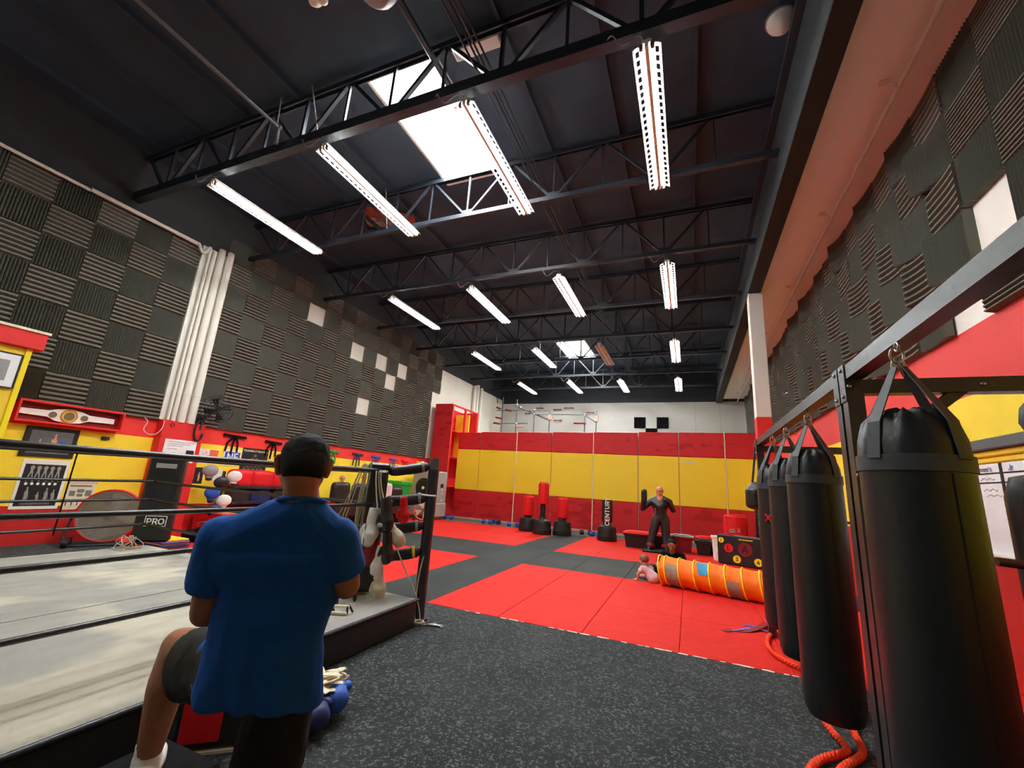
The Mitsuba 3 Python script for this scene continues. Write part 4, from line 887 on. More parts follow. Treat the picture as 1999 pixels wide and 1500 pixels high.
for i, (x, z, w, m) in enumerate(((-9.55, 5.5, .26, 'm_dark_red'), (-9.5, 4.95, .4, 'm_dark_red'), (-9.6, 4.66, .36, 'm_dark_red'), (-8.95, 5.38, .34, 'm_dark_red'), (-8.25, 4.45, .4, 'm_pink_print'), (-5.0, 4.66, .62, 'm_dark_red'))):
    part(k, 'red_grip', cyl((x-w/2, 20.88, z+.04), (x+w/2, 20.88, z-.04 if i < 4 else z+.04), .045, 10), m, 40)
for i, (x, z, w) in enumerate(((-6.66, 5.70, .4), (-6.0, 5.78, .5), (-6.6, 5.08, .4), (-4.8, 5.52, .4), (-7.7, 5.78, .36), (-8.4, 5.48, .3))):
    part(k, 'wall_bar', cat([cyl((x-w/2, 22.36, z), (x+w/2, 22.36, z), .022, 8), box(x-w/2, x-w/2+.03, 22.36, 22.5, z-.03, z+.03), box(x+w/2-.03, x+w/2, 22.36, 22.5, z-.03, z+.03)]), 'm_dark_red')

# ---------------------------------------------------------------- free-standing bags
def wave_bag(x, y, z0, z1, r, m, label, cap=None, text=None, rb=.3, side=None):
    k = thing('standing_bag', label, 'punching bag')
    part(k, 'base', move(lathe([(.02, 0), (rb*.96, 0), (rb, .03), (rb, .13), (rb*.96, .17), (rb*.93, .34), (rb*.85, .42), (rb*.45, .47), (.12, .52), (.02, .52)], 28), x, y, 0), 'm_plastic_black', 50)
    part(k, 'base_rib', cat([ring((x, y, .14), rb*1.0, .012, 'z', 28, 6)]), 'm_plastic_black', True)
    part(k, 'post', cyl((x, y, .5), (x, y, z0+.05), .085 if z0 > .7 else .1, 18), 'm_plastic_black', 40)
    part(k, 'pad', move(lathe([(.02, z0), (r*.85, z0), (r, z0+.03), (r*1.01, (z0+z1)/2), (r, z1-.03), (r*.85, z1), (.02, z1)], 26), x, y, 0), m, 50)
    if cap: part(k, 'cap', move(lathe([(.02, z1-.002), (r*.8, z1-.002), (r*.82, z1+.02), (.02, z1+.025)], 20), x, y, 0), cap, 40)
    if text:
        d = V(x, y, 0); d = -d/np.linalg.norm(d)
        if side is not None: d = V(math.cos(side), math.sin(side), 0)
        rt2 = np.cross((0, 0, 1), d)
        part(k, 'lettering', wall_text(text, .13, V(x, y, (z0+z1)/2)+d*(r*1.01), (rt2, (0, 0, 1)), .012, True, 90), 'm_white')
    return k
wave_bag(-5.06, 14.1, .50, 1.13, .185, 'm_red', 'short red standing bag left of the tall one', 'm_red')
wave_bag(-4.40, 13.65, .93, 1.60, .175, 'm_red', 'tall red standing bag raised on a black post', 'm_red')
wave_bag(-3.82, 13.95, .52, 1.15, .18, 'm_red', 'short red standing bag right of the tall one', 'm_red')
wave_bag(-2.37, 13.85, .54, 1.21, .165, 'm_vinyl_black', 'black standing bag lettered CENTURY by the padded wall', None, 'CENTURY')
k = wave_bag(1.10, 12.95, .36, 1.08, .28, 'm_red', 'wide red standing bag behind the black target board', 'm_red', None, .33)
d = -V(1.10, 12.95, 0)/np.linalg.norm((1.10, 12.95)); rt2 = np.cross((0, 0, 1), d)
part(k, 'logo', cat([bar(V(1.10, 12.95, .72+.05*q)+d*.283+rt2*(-.05-.1), V(1.10, 12.95, .72+.05*q+.04)+d*.27+rt2*(.1), .01, .035) for q in (-1, 0)]), 'm_gray')
wave_bag(1.72, 13.05, .40, 1.42, .15, 'm_vinyl_black', 'slim black standing bag lettered CENTURY beside the red one, partly behind the heavy bags', None, 'CENTURY', .26)
k = wave_bag(1.80, 12.35, .40, 1.38, .15, 'm_vinyl_black', 'black standing bag lettered CENTURY nearest the right wall behind the heavy bags', None, 'CENTURY', .26)

# ---------------------------------------------------------------- dumbbells by the padded wall
def dumbbell(x, y, a, m, label):
    k = thing('dumbbell', label, 'dumbbell', 'dumbbells along the padded wall')
    hx = [(.085*math.cos(t), .085*math.sin(t)) for t in np.arange(6)*math.pi/3+math.pi/6]
    for s in (-1, 1):
        h = extrude(hx, .12); h.apply_translation([0, 0, -.06]); h = move(h, ry=90); h.apply_translation([s*.14, 0, .075])
        part(k, 'head', move(h, x, y, 0, a), m)
    part(k, 'handle', move(cyl((-.1, 0, .075), (.1, 0, .075), .017, 8), x, y, 0, a), 'm_chrome', 40)
for x, y, a, m, l in ((-8.72, 15.1, 10, 'm_blue', 'blue dumbbell beside the grey cooler'), (-7.0, 15.0, 5, 'm_blue', 'left blue dumbbell of the pair by the second panel'), (-6.75, 15.25, -20, 'm_blue_dark', 'dark dumbbell of the pair by the second panel'),
     (-5.95, 15.0, 30, 'm_blue', 'blue dumbbell by the white strip left of the red bags'), (-5.62, 14.9, -25, 'm_blue', 'blue dumbbell next to the shortest red bag'), (-5.3, 15.1, 10, 'm_cream', 'pale dumbbell behind the short red bag'),
     (-3.25, 14.9, 25, 'm_plastic_black', 'black dumbbell between the red and the black standing bags'), (-2.86, 14.6, -30, 'm_blue', 'blue dumbbell left of the black standing bag')):
    dumbbell(x, y, a, m, l)
# ---------------------------------------------------------------- tubs, bin, board
def tub(x0, x1, y0, y1, h, m, ml, label):
    k = thing('storage_tub', label, 'storage tub')
    t = .05; p = [(x0+t, y0+t, 0), (x1-t, y0+t, 0), (x0+t, y1-t, 0), (x1-t, y1-t, 0), (x0, y0, h), (x1, y0, h), (x0, y1, h), (x1, y1, h)]
    part(k, 'body', hullpts(p), m)
    part(k, 'rim', box(x0-.02, x1+.02, y0-.02, y1+.02, h-.05, h, .012), m)
    part(k, 'lid', cat([box(x0-.03, x1+.03, y0-.03, y1+.03, h, h+.035, .012), box(x0+.06, x1-.06, y0+.06, y1-.06, h+.035, h+.06, .012)]), ml)
    return k
tub(-1.72, -.62, 12.82, 13.4, .37, 'm_plastic_black', 'm_red', 'long black storage tub with a red lid behind the dummy')
tub(-.48, .06, 12.95, 13.4, .40, 'm_dark_red', 'm_gray', 'dark red storage tub with a grey lid right of the dummy')
tub(.12, .50, 12.85, 13.3, .34, 'm_plastic_black', 'm_plastic_black', 'small all-black storage tub between the dark red tub and the white bin')
tub(.16, .95, 13.35, 13.85, .38, 'm_plastic_black', 'm_red', 'black storage tub with a red lid behind the white bin')
k = single('trash_bin', move(lathe([(.02, 0), (.19, 0), (.225, .52), (.245, .53), (.245, .57), (.22, .57), (.20, .05), (.02, .04)], 28), .72, 12.35, 0), 'm_white', 'white plastic bin behind the black target board', 'bin', smooth=40)
ka = thing('target_board', 'black padded target board with numbered yellow and red circles', 'target board')
A, B = V(.62, 11.92, 0), V(1.66, 11.55, 0); bx_ = (B-A)/np.linalg.norm(B-A); nn = np.cross(bx_, (0, 0, 1)); LL = np.linalg.norm(B-A)
bm = box(0, LL, -.08, .08, 0, .66, .025); Mx = np.eye(4); Mx[:3, 0], Mx[:3, 1], Mx[:3, 2], Mx[:3, 3] = bx_, -nn, (0, 0, 1), A; bm.apply_transform(Mx)
part(ka, 'board', bm, 'm_vinyl_black', 30)
def circ(u, z, r, m, t):
    c0 = A + bx_*u + V(0, 0, z) + nn*.08
    kk = part(ka, 'target_circle', tube([c0, c0+nn*.004], r, 28), m)
    part(kk, 'mark', wall_text(t, r*.95, c0+nn*.004, (bx_, (0, 0, 1)), .003), 'm_black_print')
circ(.09, .53, .062, 'm_yellow_bright', '1'); circ(.25, .37, .10, 'm_red', 'L'); circ(.60, .38, .155, 'm_dark_red', 'A'); circ(.42, .145, .085, 'm_yellow_bright', '3'); circ(.86, .14, .085, 'm_yellow_bright', '4')
part(ka, 'lettering', cat([bar(A+bx_*(.47+.034*i)+nn*.082+V(0, 0, .585), A+bx_*(.47+.034*i+.024)+nn*.082+V(0, 0, .585+.004*((i*5) % 3)), .003, .026) for i in range(9)]), 'm_yellow_bright')
part(ka, 'top_lettering', cat([bar(A+bx_*(.36+.05*i)+V(0, 0, .662)-nn*.02, A+bx_*(.36+.05*i+.032)+V(0, 0, .662)-nn*.02, .04, .003) for i in range(12)]), 'm_white')
# ---------------------------------------------------------------- play tunnel
k = thing('play_tunnel', 'orange fabric play tunnel with yellow hoops lying across the mat', 'play tunnel')
P0, P1, R = V(-.46, 8.26, .235), V(1.35, 7.86, .215), .232
ax = (P1-P0)/np.linalg.norm(P1-P0); L = np.linalg.norm(P1-P0); sd = np.cross((0, 0, 1), ax); nS, nA = 61, 40
hoops = [0, .1, .32, .56, .79, 1.02, 1.26, 1.5, 1.74, L]
vv, ff = [], []
for i in range(nS):
    s = L*i/(nS-1); dmin = min(abs(s-h) for h in hoops)
    rr = R*(1 - .055*min(1, dmin/.1))
    for j in range(nA):
        a = 2*np.pi*j/nA; q = rr*(1+.012*math.sin(5*a+s*9)*min(1, dmin/.06))
        p = P0+ax*s; p = p*1; z = max(.006, (P0+ax*s)[2] + q*math.sin(a)*.98)
        vv.append([*(p+sd*q*math.cos(a))[:2], z])
for i in range(nS-1):
    for j in range(nA):
        a, b = i*nA+j, i*nA+(j+1) % nA; ff += [[a, b, b+nA], [a, b+nA, a+nA]]
part(k, 'fabric', tm(vv, ff), 'm_orange', True)
def tunnel_patch(s0, s1, a0, a1, m, name='window', off=.006, twist=0.0):
    n, mm = 10, 10; v, f = [], []
    for i in range(n+1):
        for j in range(mm+1):
            s = s0+(s1-s0)*i/n; a = a0+(a1-a0)*j/mm; s2 = s + twist*(j/mm-.5)
            dmin = min(abs(s2-h) for h in hoops); rr = R*(1-.055*min(1, dmin/.1))+off
            p = P0+ax*s2+sd*rr*math.cos(a); v.append([p[0], p[1], (P0+ax*s2)[2]+rr*math.sin(a)])
    for i in range(n):
        for j in range(mm):
            a = i*(mm+1)+j; f += [[a, a+mm+1, a+mm+2], [a, a+mm+2, a+1]]
    t = tm(v, f)
    part(k, name, t, m, True)
for h in hoops: part(k, 'hoop', tube(np.array([P0+ax*(h-.035*math.sin(a))+ (R+.004)*(math.cos(a)*sd+math.sin(a)*V(0, 0, .985)) for a in np.linspace(0, 2*np.pi, 41)[:-1]]), .013, 6, closed=True), 'm_yellow_bright', True)
tunnel_patch(.13, .31, math.pi*.80, math.pi*1.36, 'm_mesh', 'mesh_window', twist=.06)
tunnel_patch(.60, .76, math.pi*.60, math.pi*.92, 'm_blue_light', 'blue_patch', twist=.06)
tunnel_patch(1.04, 1.23, math.pi*.95, math.pi*1.38, 'm_mesh', 'mesh_window', twist=.07)

# ================================================================ THE LEFT WALL
S_ = ((0, 1, 0), (0, 0, 1))
def flat(y0, y1, z0, z1, x=XL, d=.008): return box(x, x+d, y0, y1, z0, z1)
def wpoly(pts, x, d=.002):
    """A flat outline (y, z) standing on the left wall at depth x."""
    p = sg.Polygon(pts).buffer(0); p = max(p.geoms, key=lambda q: q.area) if hasattr(p, 'geoms') else p
    m = trimesh.creation.extrude_polygon(p, d, engine='earcut')
    v = m.vertices; m.vertices = np.stack([v[:, 2]+x, v[:, 0], v[:, 1]], 1); return m
def figure(y, z, h, pose=0):
    w = h*.2
    a = [(-.5, 0), (-.3, .5), (-.55, .52), (-.75, .25+.5*pose), (-.6, .2+.5*pose), (-.42, .68), (-.2, .76), (-.2, .98), (.2, .98), (.2, .76), (.42, .68), (.7, .3-.1*pose), (.55, .2), (.3, .5), (.5, 0)]
    return [(y+w*p, z+h*q) for p, q in a]
# framed picture, posters
k = single('framed_picture', box(XL, XL+.03, 3.42, 4.10, 1.42, 1.92, .006), 'm_black_print', 'dark framed fight photograph under the belt shelf', 'framed picture')
part(k, 'photo', flat(3.49, 4.03, 1.48, 1.86, XL+.03, .002), 'm_gray_dark')
part(k, 'figures', cat([wpoly(figure(3.80, 1.50, .32, 1), XL+.032), wpoly(figure(3.62, 1.50, .22), XL+.032)]), 'm_pink_print')
part(k, 'blue_corner', wpoly([(3.86, 1.55), (3.94, 1.55), (3.94, 1.70), (3.86, 1.70)], XL+.032), 'm_blue')
k = single('poster', flat(3.51, 4.10, .57, 1.38), 'm_white', 'black and white group poster with a white border on the left wall', 'poster')
part(k, 'picture', flat(3.55, 4.06, .62, 1.30, XL+.008, .002), 'm_black_print')
part(k, 'row', cat([wpoly([(y, 1.02), (y+.03, 1.20), (y+.015, 1.25), (y+.045, 1.28), (y+.075, 1.25), (y+.06, 1.20), (y+.085, 1.02), (y+.07, 1.02), (y+.05, 1.15), (y+.04, 1.15), (y+.018, 1.02)], XL+.010) for y in np.linspace(3.60, 3.93, 5)]), 'm_gray')
part(k, 'faces', cat([wpoly([(y+.02*math.cos(t), .98+.024*math.sin(t)) for t in np.linspace(0, 2*np.pi, 9)[:-1]], XL+.010) for y in np.linspace(3.62, 3.98, 6)]), 'm_white')
part(k, 'fighters', cat([wpoly(figure(y, .68, h, p), XL+.0105) for y, h, p in ((3.66, .25, 0), (3.80, .17, 1), (3.90, .24, 0), (3.99, .21, 1))]), 'm_gray')
part(k, 'caption', cat([flat(3.62, 3.98, z, z+.012, XL+.0105, .001) for z in (.645, .665, .685)]), 'm_gray_print')
k = single('poster', flat(4.14, 4.55, .55, 1.06), 'm_cream', 'pale fight-card poster beside the group poster', 'poster')
part(k, 'title', wall_text('CHAMPIONSHIPS', .036, (XL+.008, 4.345, 1.01), S_, .002, True), 'm_pink_print')
part(k, 'pictures', cat([flat(y, y+w, z, z+h, XL+.008, .002) for y, w, z, h in ((4.20, .08, .78, .09), (4.42, .09, .78, .10), (4.30, .1, .84, .06), (4.31, .08, .77, .05), (4.19, .3, .94, .03))]), 'm_gray_print')
part(k, 'fighters', cat([wpoly(figure(y, .62, .075, i % 2), XL+.008) for i, y in enumerate(np.linspace(4.19, 4.50, 5))]), 'm_black_print')
k = single('poster', flat(4.64, 5.02, .40, .83), 'm_blue_dark', 'small dark blue poster above the drum fan', 'poster')
part(k, 'picture', wpoly([(4.67, .46), (4.75, .68), (4.83, .60), (4.90, .72), (4.99, .5)], XL+.008), 'm_pink_cloth')
part(k, 'swirl', wpoly([(4.72, .62), (4.80, .70), (4.86, .66), (4.78, .58)], XL+.010), 'm_dark_red')
k = single('poster', flat(5.36, 5.98, 1.48, 1.94, -9.88), 'm_board', 'white notice board on the red pilaster behind the corner pad', 'notice')
part(k, 'text_line', cat([flat(5.42, 5.42+w, z, z+.012, -9.872, .001) for w, z in ((.5, 1.88), (.45, 1.84), (.3, 1.80), (.2, 1.74))]), 'm_gray')
part(k, 'photo', flat(5.80, 5.96, 1.55, 1.74, -9.872, .002), 'm_black_print')
k = single('poster', flat(6.20, 6.64, 1.49, 1.82), 'm_white', 'white and orange sheet on the yellow band right of the pilaster', 'poster')
part(k, 'panel', flat(6.43, 6.63, 1.51, 1.81, XL+.008, .002), 'm_orange_print'); part(k, 'mark', cat([flat(6.26+.03*i, 6.28+.03*i, 1.55+.04*((i*3) % 5), 1.60+.04*((i*3) % 5), XL+.008, .001) for i in range(5)]), 'm_pink_print')
k = single('poster', flat(6.76, 7.18, 1.48, 1.86), 'm_white', 'white sheet with a blue block lettered NF under the black belt', 'poster')
part(k, 'block', flat(6.79, 7.16, 1.58, 1.80, XL+.008, .002), 'm_blue'); part(k, 'lettering', wall_text('NF', .16, (XL+.010, 6.98, 1.69), S_, .002), 'm_white')
k = single('poster', flat(7.21, 7.91, 1.38, 1.94), 'm_black_print', 'dark poster titled Pyramid of Success', 'poster')
part(k, 'title', wall_text('Pyramid of Success', .05, (XL+.008, 7.56, 1.87), S_, .002), 'm_cream')
part(k, 'stone', cat([wpoly([(7.56+(i-(r)/2)*.115+.045*math.cos(t), 1.76-.085*r+.035*math.sin(t)) for t in np.linspace(0, 2*np.pi, 9)[:-1]], XL+.008) for r in range(5) for i in range(r+1)]), 'm_bronze_print')
for i, (y, w, z0, z1, m) in enumerate(((6.1, .30, 1.05, 1.40, 'm_black_print'), (6.48, .34, 1.12, 1.38, 'm_white'), (7.05, .42, 1.16, 1.40, 'm_white'), (7.55, .2, 1.1, 1.34, 'm_cream'))):
    k = single('poster', flat(y, y+w, z0, z1), m, ('dark picture sheet low on the wall right of the corner pad', 'blank white sheet under the white and orange one', 'wide white sheet under the NF poster', 'narrow cream sheet under the pyramid poster')[i], 'poster')
    if i == 0: part(k, 'figures', cat([wpoly(figure(6.18+.13*j, 1.1, .2, j), XL+.008) for j in range(2)]), 'm_pink_print')
# belt shelf
k = thing('belt_case', 'red open case holding a championship belt on the left wall', 'display case')
part(k, 'back', box(XL, XL+.02, 3.22, 4.61, 2.0, 2.32), 'm_dark_red')
for nm, b in (('top', (XL, XL+.16, 3.2, 4.63, 2.30, 2.335)), ('bottom', (XL, XL+.16, 3.2, 4.63, 1.97, 2.005)), ('side', (XL, XL+.16, 4.6, 4.63, 2.0, 2.30)), ('side', (XL, XL+.16, 3.2, 3.23, 2.0, 2.30))): part(k, nm, box(*b, .003), 'm_red_paint')
k = single('championship_belt', wpoly([(3.24, 2.10), (3.60, 2.09), (3.70, 2.04), (3.87, 2.015), (4.04, 2.04), (4.14, 2.09), (4.52, 2.10), (4.52, 2.19), (4.14, 2.20), (4.04, 2.24), (3.87, 2.265), (3.70, 2.24), (3.60, 2.20), (3.24, 2.19)], XL+.05, .02), 'm_white', 'white championship belt with a gold centre plate in the red case', 'belt')
part(k, 'plate', move(disc((0, 0, 0), .115, .012, 'x'), XL+.07, 3.87, 2.14), 'm_gold_paint'); part(k, 'emblem', move(disc((0, 0, 0), .07, .008, 'x'), XL+.082, 3.87, 2.14), 'm_bronze_print')
part(k, 'plate_rim', ring((XL+.083, 3.87, 2.14), .105, .008, 'x', 24, 6), 'm_gold', True)
for y in (3.66, 4.08): part(k, 'small_plate', move(disc((0, 0, 0), .05, .012, 'x'), XL+.07, y, 2.135), 'm_bronze_print')
single('wall_clip', box(XL, XL+.04, 4.42, 4.54, 1.80, 1.86, .006), 'm_black_print', 'small black clip on the yellow band under the belt case', 'clip')
single('wall_cable', tube(spline([(-9.97, 4.95, 2.30), (-9.94, 5.0, 2.18), (-9.95, 4.98, 2.06), (-9.9, 5.10, 1.98), (-9.86, 5.22, 2.08), (-9.86, 5.24, 2.3)], 6), .008, 5), 'm_pink_cloth', 'loose pale cable looping over the red band by the pilaster', 'cable', smooth=True)
# yellow booth with a red cap
k = thing('yellow_booth', 'yellow partition with a red cap at the left edge of the picture', 'partition')
part(k, 'panel', box(-9.6, -9.05, -1.0, 2.86, 0, 2.98, .008), 'm_yellow'); part(k, 'cap', box(-9.68, -8.97, -1.0, 2.96, 2.98, 3.23, .01), 'm_red_paint', label='red cap'); part(k, 'trim', box(-9.06, -9.03, 2.80, 2.865, 0, 2.98, .004), 'm_yellow_bright')
part(k, 'ledge', box(-9.7, -8.95, -1.0, 2.98, 3.23, 3.27, .004), 'm_cream')
k = single('framed_picture', box(-9.05, -9.02, 2.05, 2.78, 2.37, 2.86, .01), 'm_board', 'white framed picture on the yellow partition at the left edge', 'framed picture')
part(k, 'photo', box(-9.021, -9.017, 2.12, 2.68, 2.46, 2.76), 'm_gray'); part(k, 'shapes', cat([box(-9.018, -9.015, 2.2, 2.62, 2.47, 2.52), box(-9.018, -9.014, 2.34, 2.5, 2.5, 2.66)]), 'm_blue_light')
part(k, 'rim', cat([box(-9.03, -9.012, 2.04, 2.79, 2.855, 2.87), box(-9.03, -9.012, 2.04, 2.79, 2.36, 2.375), box(-9.03, -9.012, 2.775, 2.79, 2.36, 2.87)]), 'm_black_print')
# karate belts on the red band
BELTS = [(6.93, 2.17, 'm_black_cloth', 'black belt tied on the red band, first from the pilaster', .56), (7.99, 2.14, 'm_black_cloth', 'dark belt tied on the red band, second from the pilaster', .48), (9.05, 2.12, 'm_dark_red', 'brown belt tied on the red band behind the head of the man', .46), (10.09, 2.11, 'm_green', 'green belt tied on the red band', .46), (11.16, 2.11, 'm_blue_dark', 'dark blue belt right of the green one on the red band', .46),
    (12.08, 2.10, 'm_blue', 'blue belt tied on the red band', .46), (13.04, 2.10, 'm_purple', 'purple belt tied on the red band', .46), (13.76, 2.08, 'm_red', 'red belt tied on the red band', .44), (14.72, 2.09, 'm_yellow', 'yellow belt tied on the red band', .46)]
for y, z, m, l, w in BELTS:
    k = single('karate_belt', cat([bar((XL+.03, y-w/2, z+.015), (XL+.03, y+w/2, z-.005), .04, .055), ball((XL+.05, y, z-.02), (.035, .05, .045), 1)]), m, l, 'belt')
    for s, t in ((-.15, -.30), (-.02, -.36), (.10, -.30)): part(k, 'tail', cat([bar((XL+.04, y+.3*s, z-.03), (XL+.025, y+s, z+t*.5), .012, .04), bar((XL+.025, y+s, z+t*.5), (XL+.02, y+s*1.15, z+t-.06), .012, .04)]), m)
# wall fan
k = thing('wall_fan', 'black wall fan with a wire cage beside the white pipes', 'fan')
fc = V(-9.52, 6.02, 2.66)
fa = V(.72, -.55, -.25); fa /= np.linalg.norm(fa)
def facing(m, c=fc, d=fa):
    z = np.asarray(d, float)/np.linalg.norm(d); x = np.cross((0, 0, 1), z); x /= np.linalg.norm(x); M = np.eye(4); M[:3, 0], M[:3, 1], M[:3, 2], M[:3, 3] = x, np.cross(z, x), z, c
    m = m.copy(); m.apply_transform(M); return m
cage = [ring((0, 0, 0), .30, .008, 'z', 28, 5)] + [ring((0, 0, .06*s*(1-(r/.3)**2)), r, .004, 'z', 24, 4) for r in (.06, .12, .18, .24) for s in (-1, 1)] + [tube(spline([(.3*math.cos(a), .3*math.sin(a), 0), (.16*math.cos(a), .16*math.sin(a), .045*s), (.02*math.cos(a), .02*math.sin(a), .06*s)], 4), .0035, 4) for a in np.arange(20)*math.pi/10 for s in (-1, 1)]
part(k, 'cage', facing(cat(cage)), 'm_black_steel')
for j in range(4):
    a = j*math.pi/2+.3; part(k, 'blade', facing(hullpts([(r*math.cos(a+t), r*math.sin(a+t), z*q) for r, t, z in ((.05, -.3, .01), (.05, .3, -.01), (.26, -.32, .02), (.26, .28, -.02)) for q in (.8, 1.2)])), 'm_plastic_black')
part(k, 'motor', facing(cat([cyl((0, 0, -.16), (0, 0, .03), .07, 16)])), 'm_plastic_black', 40)
part(k, 'bracket', cat([bar(fc-fa*.14, (-9.9, 5.98, 2.42), .04), box(-9.99, -9.9, 5.9, 6.06, 2.28, 2.5, .006), bar((-9.9, 5.98, 2.42), (-9.88, 5.98, 2.2), .03)]), 'm_plastic_black')
part(k, 'cable', tube(spline([(-9.86, 5.95, 2.4), (-9.83, 5.85, 2.25), (-9.84, 5.88, 2.02), (-9.85, 5.98, 1.97), (-9.84, 6.02, 2.12)], 6), .02, 6), 'm_plastic_black', True)
single('wall_ring', ring((-9.865, 5.42, 2.23), .035, .006, 'x', 16, 6), 'm_dark_red', 'small dark ring mark on the top of the red pilaster', 'wall hook', smooth=True)
# drum fan
k = thing('drum_fan', 'large round floor fan with a red rim in front of the left wall', 'fan')
dc, da = V(-9.42, 4.55, .50), V(.83, -.55, .05)
R_ = .43
part(k, 'rim', facing(cat([ring((0, 0, .08), R_, .014, 'z', 40, 8), ring((0, 0, -.1), R_, .014, 'z', 40, 8)]), dc, da), 'm_red', True)
part(k, 'drum', facing(lathe([(R_-.012, -.1), (R_-.004, -.1), (R_-.004, .08), (R_-.012, .08), (R_-.012, -.1)], 40), dc, da), 'm_gray', 40)
part(k, 'grille', facing(cat([ring((0, 0, .085+.03*(1-(r/R_)**2)), r, .0035, 'z', 36, 4) for r in np.linspace(.05, R_-.02, 24)] + [tube([(.04*math.cos(a), .04*math.sin(a), .115), (R_*math.cos(a), R_*math.sin(a), .085)], .0035, 4) for a in np.arange(8)*math.pi/4]), dc, da), 'm_fan_wire')
part(k, 'hub', facing(cat([cyl((0, 0, -.14), (0, 0, .05), .09, 18)]), dc, da), 'm_gray_dark', 40); part(k, 'badge', facing(disc((0, 0, .11), .045, .012), dc, da), 'm_gray_dark')
for j in range(5):
    a = j*2*math.pi/5; part(k, 'blade', facing(hullpts([(r*math.cos(a+t), r*math.sin(a+t), z*q) for r, t, z in ((.08, -.35, .03), (.08, .4, -.03), (.39, -.42, .04), (.39, .42, -.04)) for q in (.8, 1.2)]), dc, da), 'm_fan_blade')
part(k, 'stand', cat([tube(spline([dc+V(-.24, -.36, .1), dc+V(-.22, -.44, -.2), dc+V(-.15, -.46, -.44), dc+V(.05, -.30, -.47), dc+V(.25, .2, -.47), dc+V(.32, .42, -.42), dc+V(.24, .40, -.1), dc+V(.22, .36, .1)], 6), .018, 8), tube([dc+V(-.25, -.36, .1), dc+V(-.22, -.34, 0)], .02, 6)]), 'm_black_steel', True)
for q in (V(-.05, -.48, -.43), V(-.25, -.36, -.43)): part(k, 'wheel', cyl(dc+q-V(.02, .03, 0), dc+q+V(.02, .03, 0), .07, 16), 'm_plastic_black', 40)
# coloured mats and wires below the corner pad
for i, (m, w) in enumerate((('m_purple', 0), ('m_orange_print', .03), ('m_blue_dark', .0), ('m_pink_print', .04), ('m_purple', .02), ('m_yellow', .06))):
    single('exercise_mat', box(-9.0-w, -8.2-w, 4.80, 5.25, .03*i, .03*i+.027, .006), m, ('lowest purple mat of the stack left of the corner pad', 'orange mat in the stack left of the corner pad', 'dark blue mat in the middle of the stack left of the corner pad', 'pale mat in the stack left of the corner pad', 'upper purple mat of the stack left of the corner pad', 'topmost yellow mat of the stack left of the corner pad')[i], 'mat')
single('wire_bundle', cat([tube(spline([V(-7.9, 4.15, .285)+RNG.uniform(-1, 1, 3)*[.18, .12, .0] + V(0, 0, max(0, q*.06)) for q in (0, 2, 3, 1, 0)], 5), .005, 4) for _ in range(6)]) if False else cat([tube(spline([V(-7.25, 3.78, .28)+RNG.uniform(-1, 1, 3)*[.2, .12, 0]+V(0, 0, z) for z in (0, .1, .16, .06, 0)], 5), .005, 4) for _ in range(6)]), 'm_tape', 'tangle of thin pale wires on the canvas in front of the far corner pad', 'wire', smooth=True)
# pads piled by the pilaster and the pad rack
def strike_pad(p, rz, w, h, d, m, label, rx=0, name='strike_pad', grp=None):
    t = blob([[((sx*w/2*.8, 0, sz*h/2*.8), d/2) for sx in (-1, 1) for sz in (-1, 1)]], .06, 3, 12)
    v = t.vertices; v[:, 1] += .25*d*(v[:, 0]/(w/2))**2; t.vertices = v
    k = single(name, move(t, *p, rz, rx), m, label, 'strike pad', grp, True)
    part(k, 'strap', move(cat([bar((-w*.3, d*.5, -h*.2), (w*.3, d*.5, -h*.2), .012, .04), bar((-w*.3, d*.5, h*.2), (w*.3, d*.5, h*.2), .012, .04)]), *p, rz, rx), 'm_plastic_black')
for p, m, l in (((-9.6, 6.22, 1.32), 'm_gray', 'grey mitt hanging highest beside the far corner pad'), ((-9.5, 6.45, 1.08), 'm_vinyl_black', 'black mitt hanging under the grey one beside the corner pad'), ((-9.5, 6.30, .86), 'm_blue', 'blue mitt hanging beside the far corner pad'), ((-9.45, 6.55, .70), 'm_white', 'white mitt low beside the blue one'), ((-9.4, 6.36, .5), 'm_blue_dark', 'dark blue mitt at the bottom beside the corner pad'), ((-9.5, 6.72, 1.22), 'm_white', 'white mitt hanging right of the grey one')):
    t = blob([[((0, 0, .03), (.15, .06, .13)), ((0, .02, .03), (.12, .05, .11))], [((0, .02, -.02), (.1, .05, .08)), ((0, .03, -.16), (.055, .04, .03))]], .03, 4, 14)
    kk = single('focus_mitt', move(t, *p, 62), m, l, 'focus mitt', smooth=True)
    part(kk, 'wrist_strap', move(lathe([(.058, -.17), (.06, -.165), (.06, -.13), (.058, -.125)], 14), *(V(*p)+V(-.02, .015, 0)), 62), 'm_plastic_black', 40)
k = thing('pad_rack', 'black steel rack full of red and dark kick pads on the left wall', 'rack')
for y in (6.75, 7.8, 8.85): part(k, 'upright', box(-9.98, -9.93, y, y+.05, .55, 1.35), 'm_black_steel'); part(k, 'bracket', bar((-9.95, y+.025, .58), (-9.45, y+.025, .66), .04), 'm_black_steel'); part(k, 'bracket', bar((-9.95, y+.025, .96), (-9.45, y+.025, 1.0), .04), 'm_black_steel')
for z in (.68, 1.02): part(k, 'rail', box(-9.5, -9.46, 6.7, 8.95, z, z+.03), 'm_black_steel'); part(k, 'shelf', box(-9.96, -9.46, 6.7, 8.95, z-.03, z-.015), 'm_black_steel')
words = ['first', 'second', 'third', 'fourth']
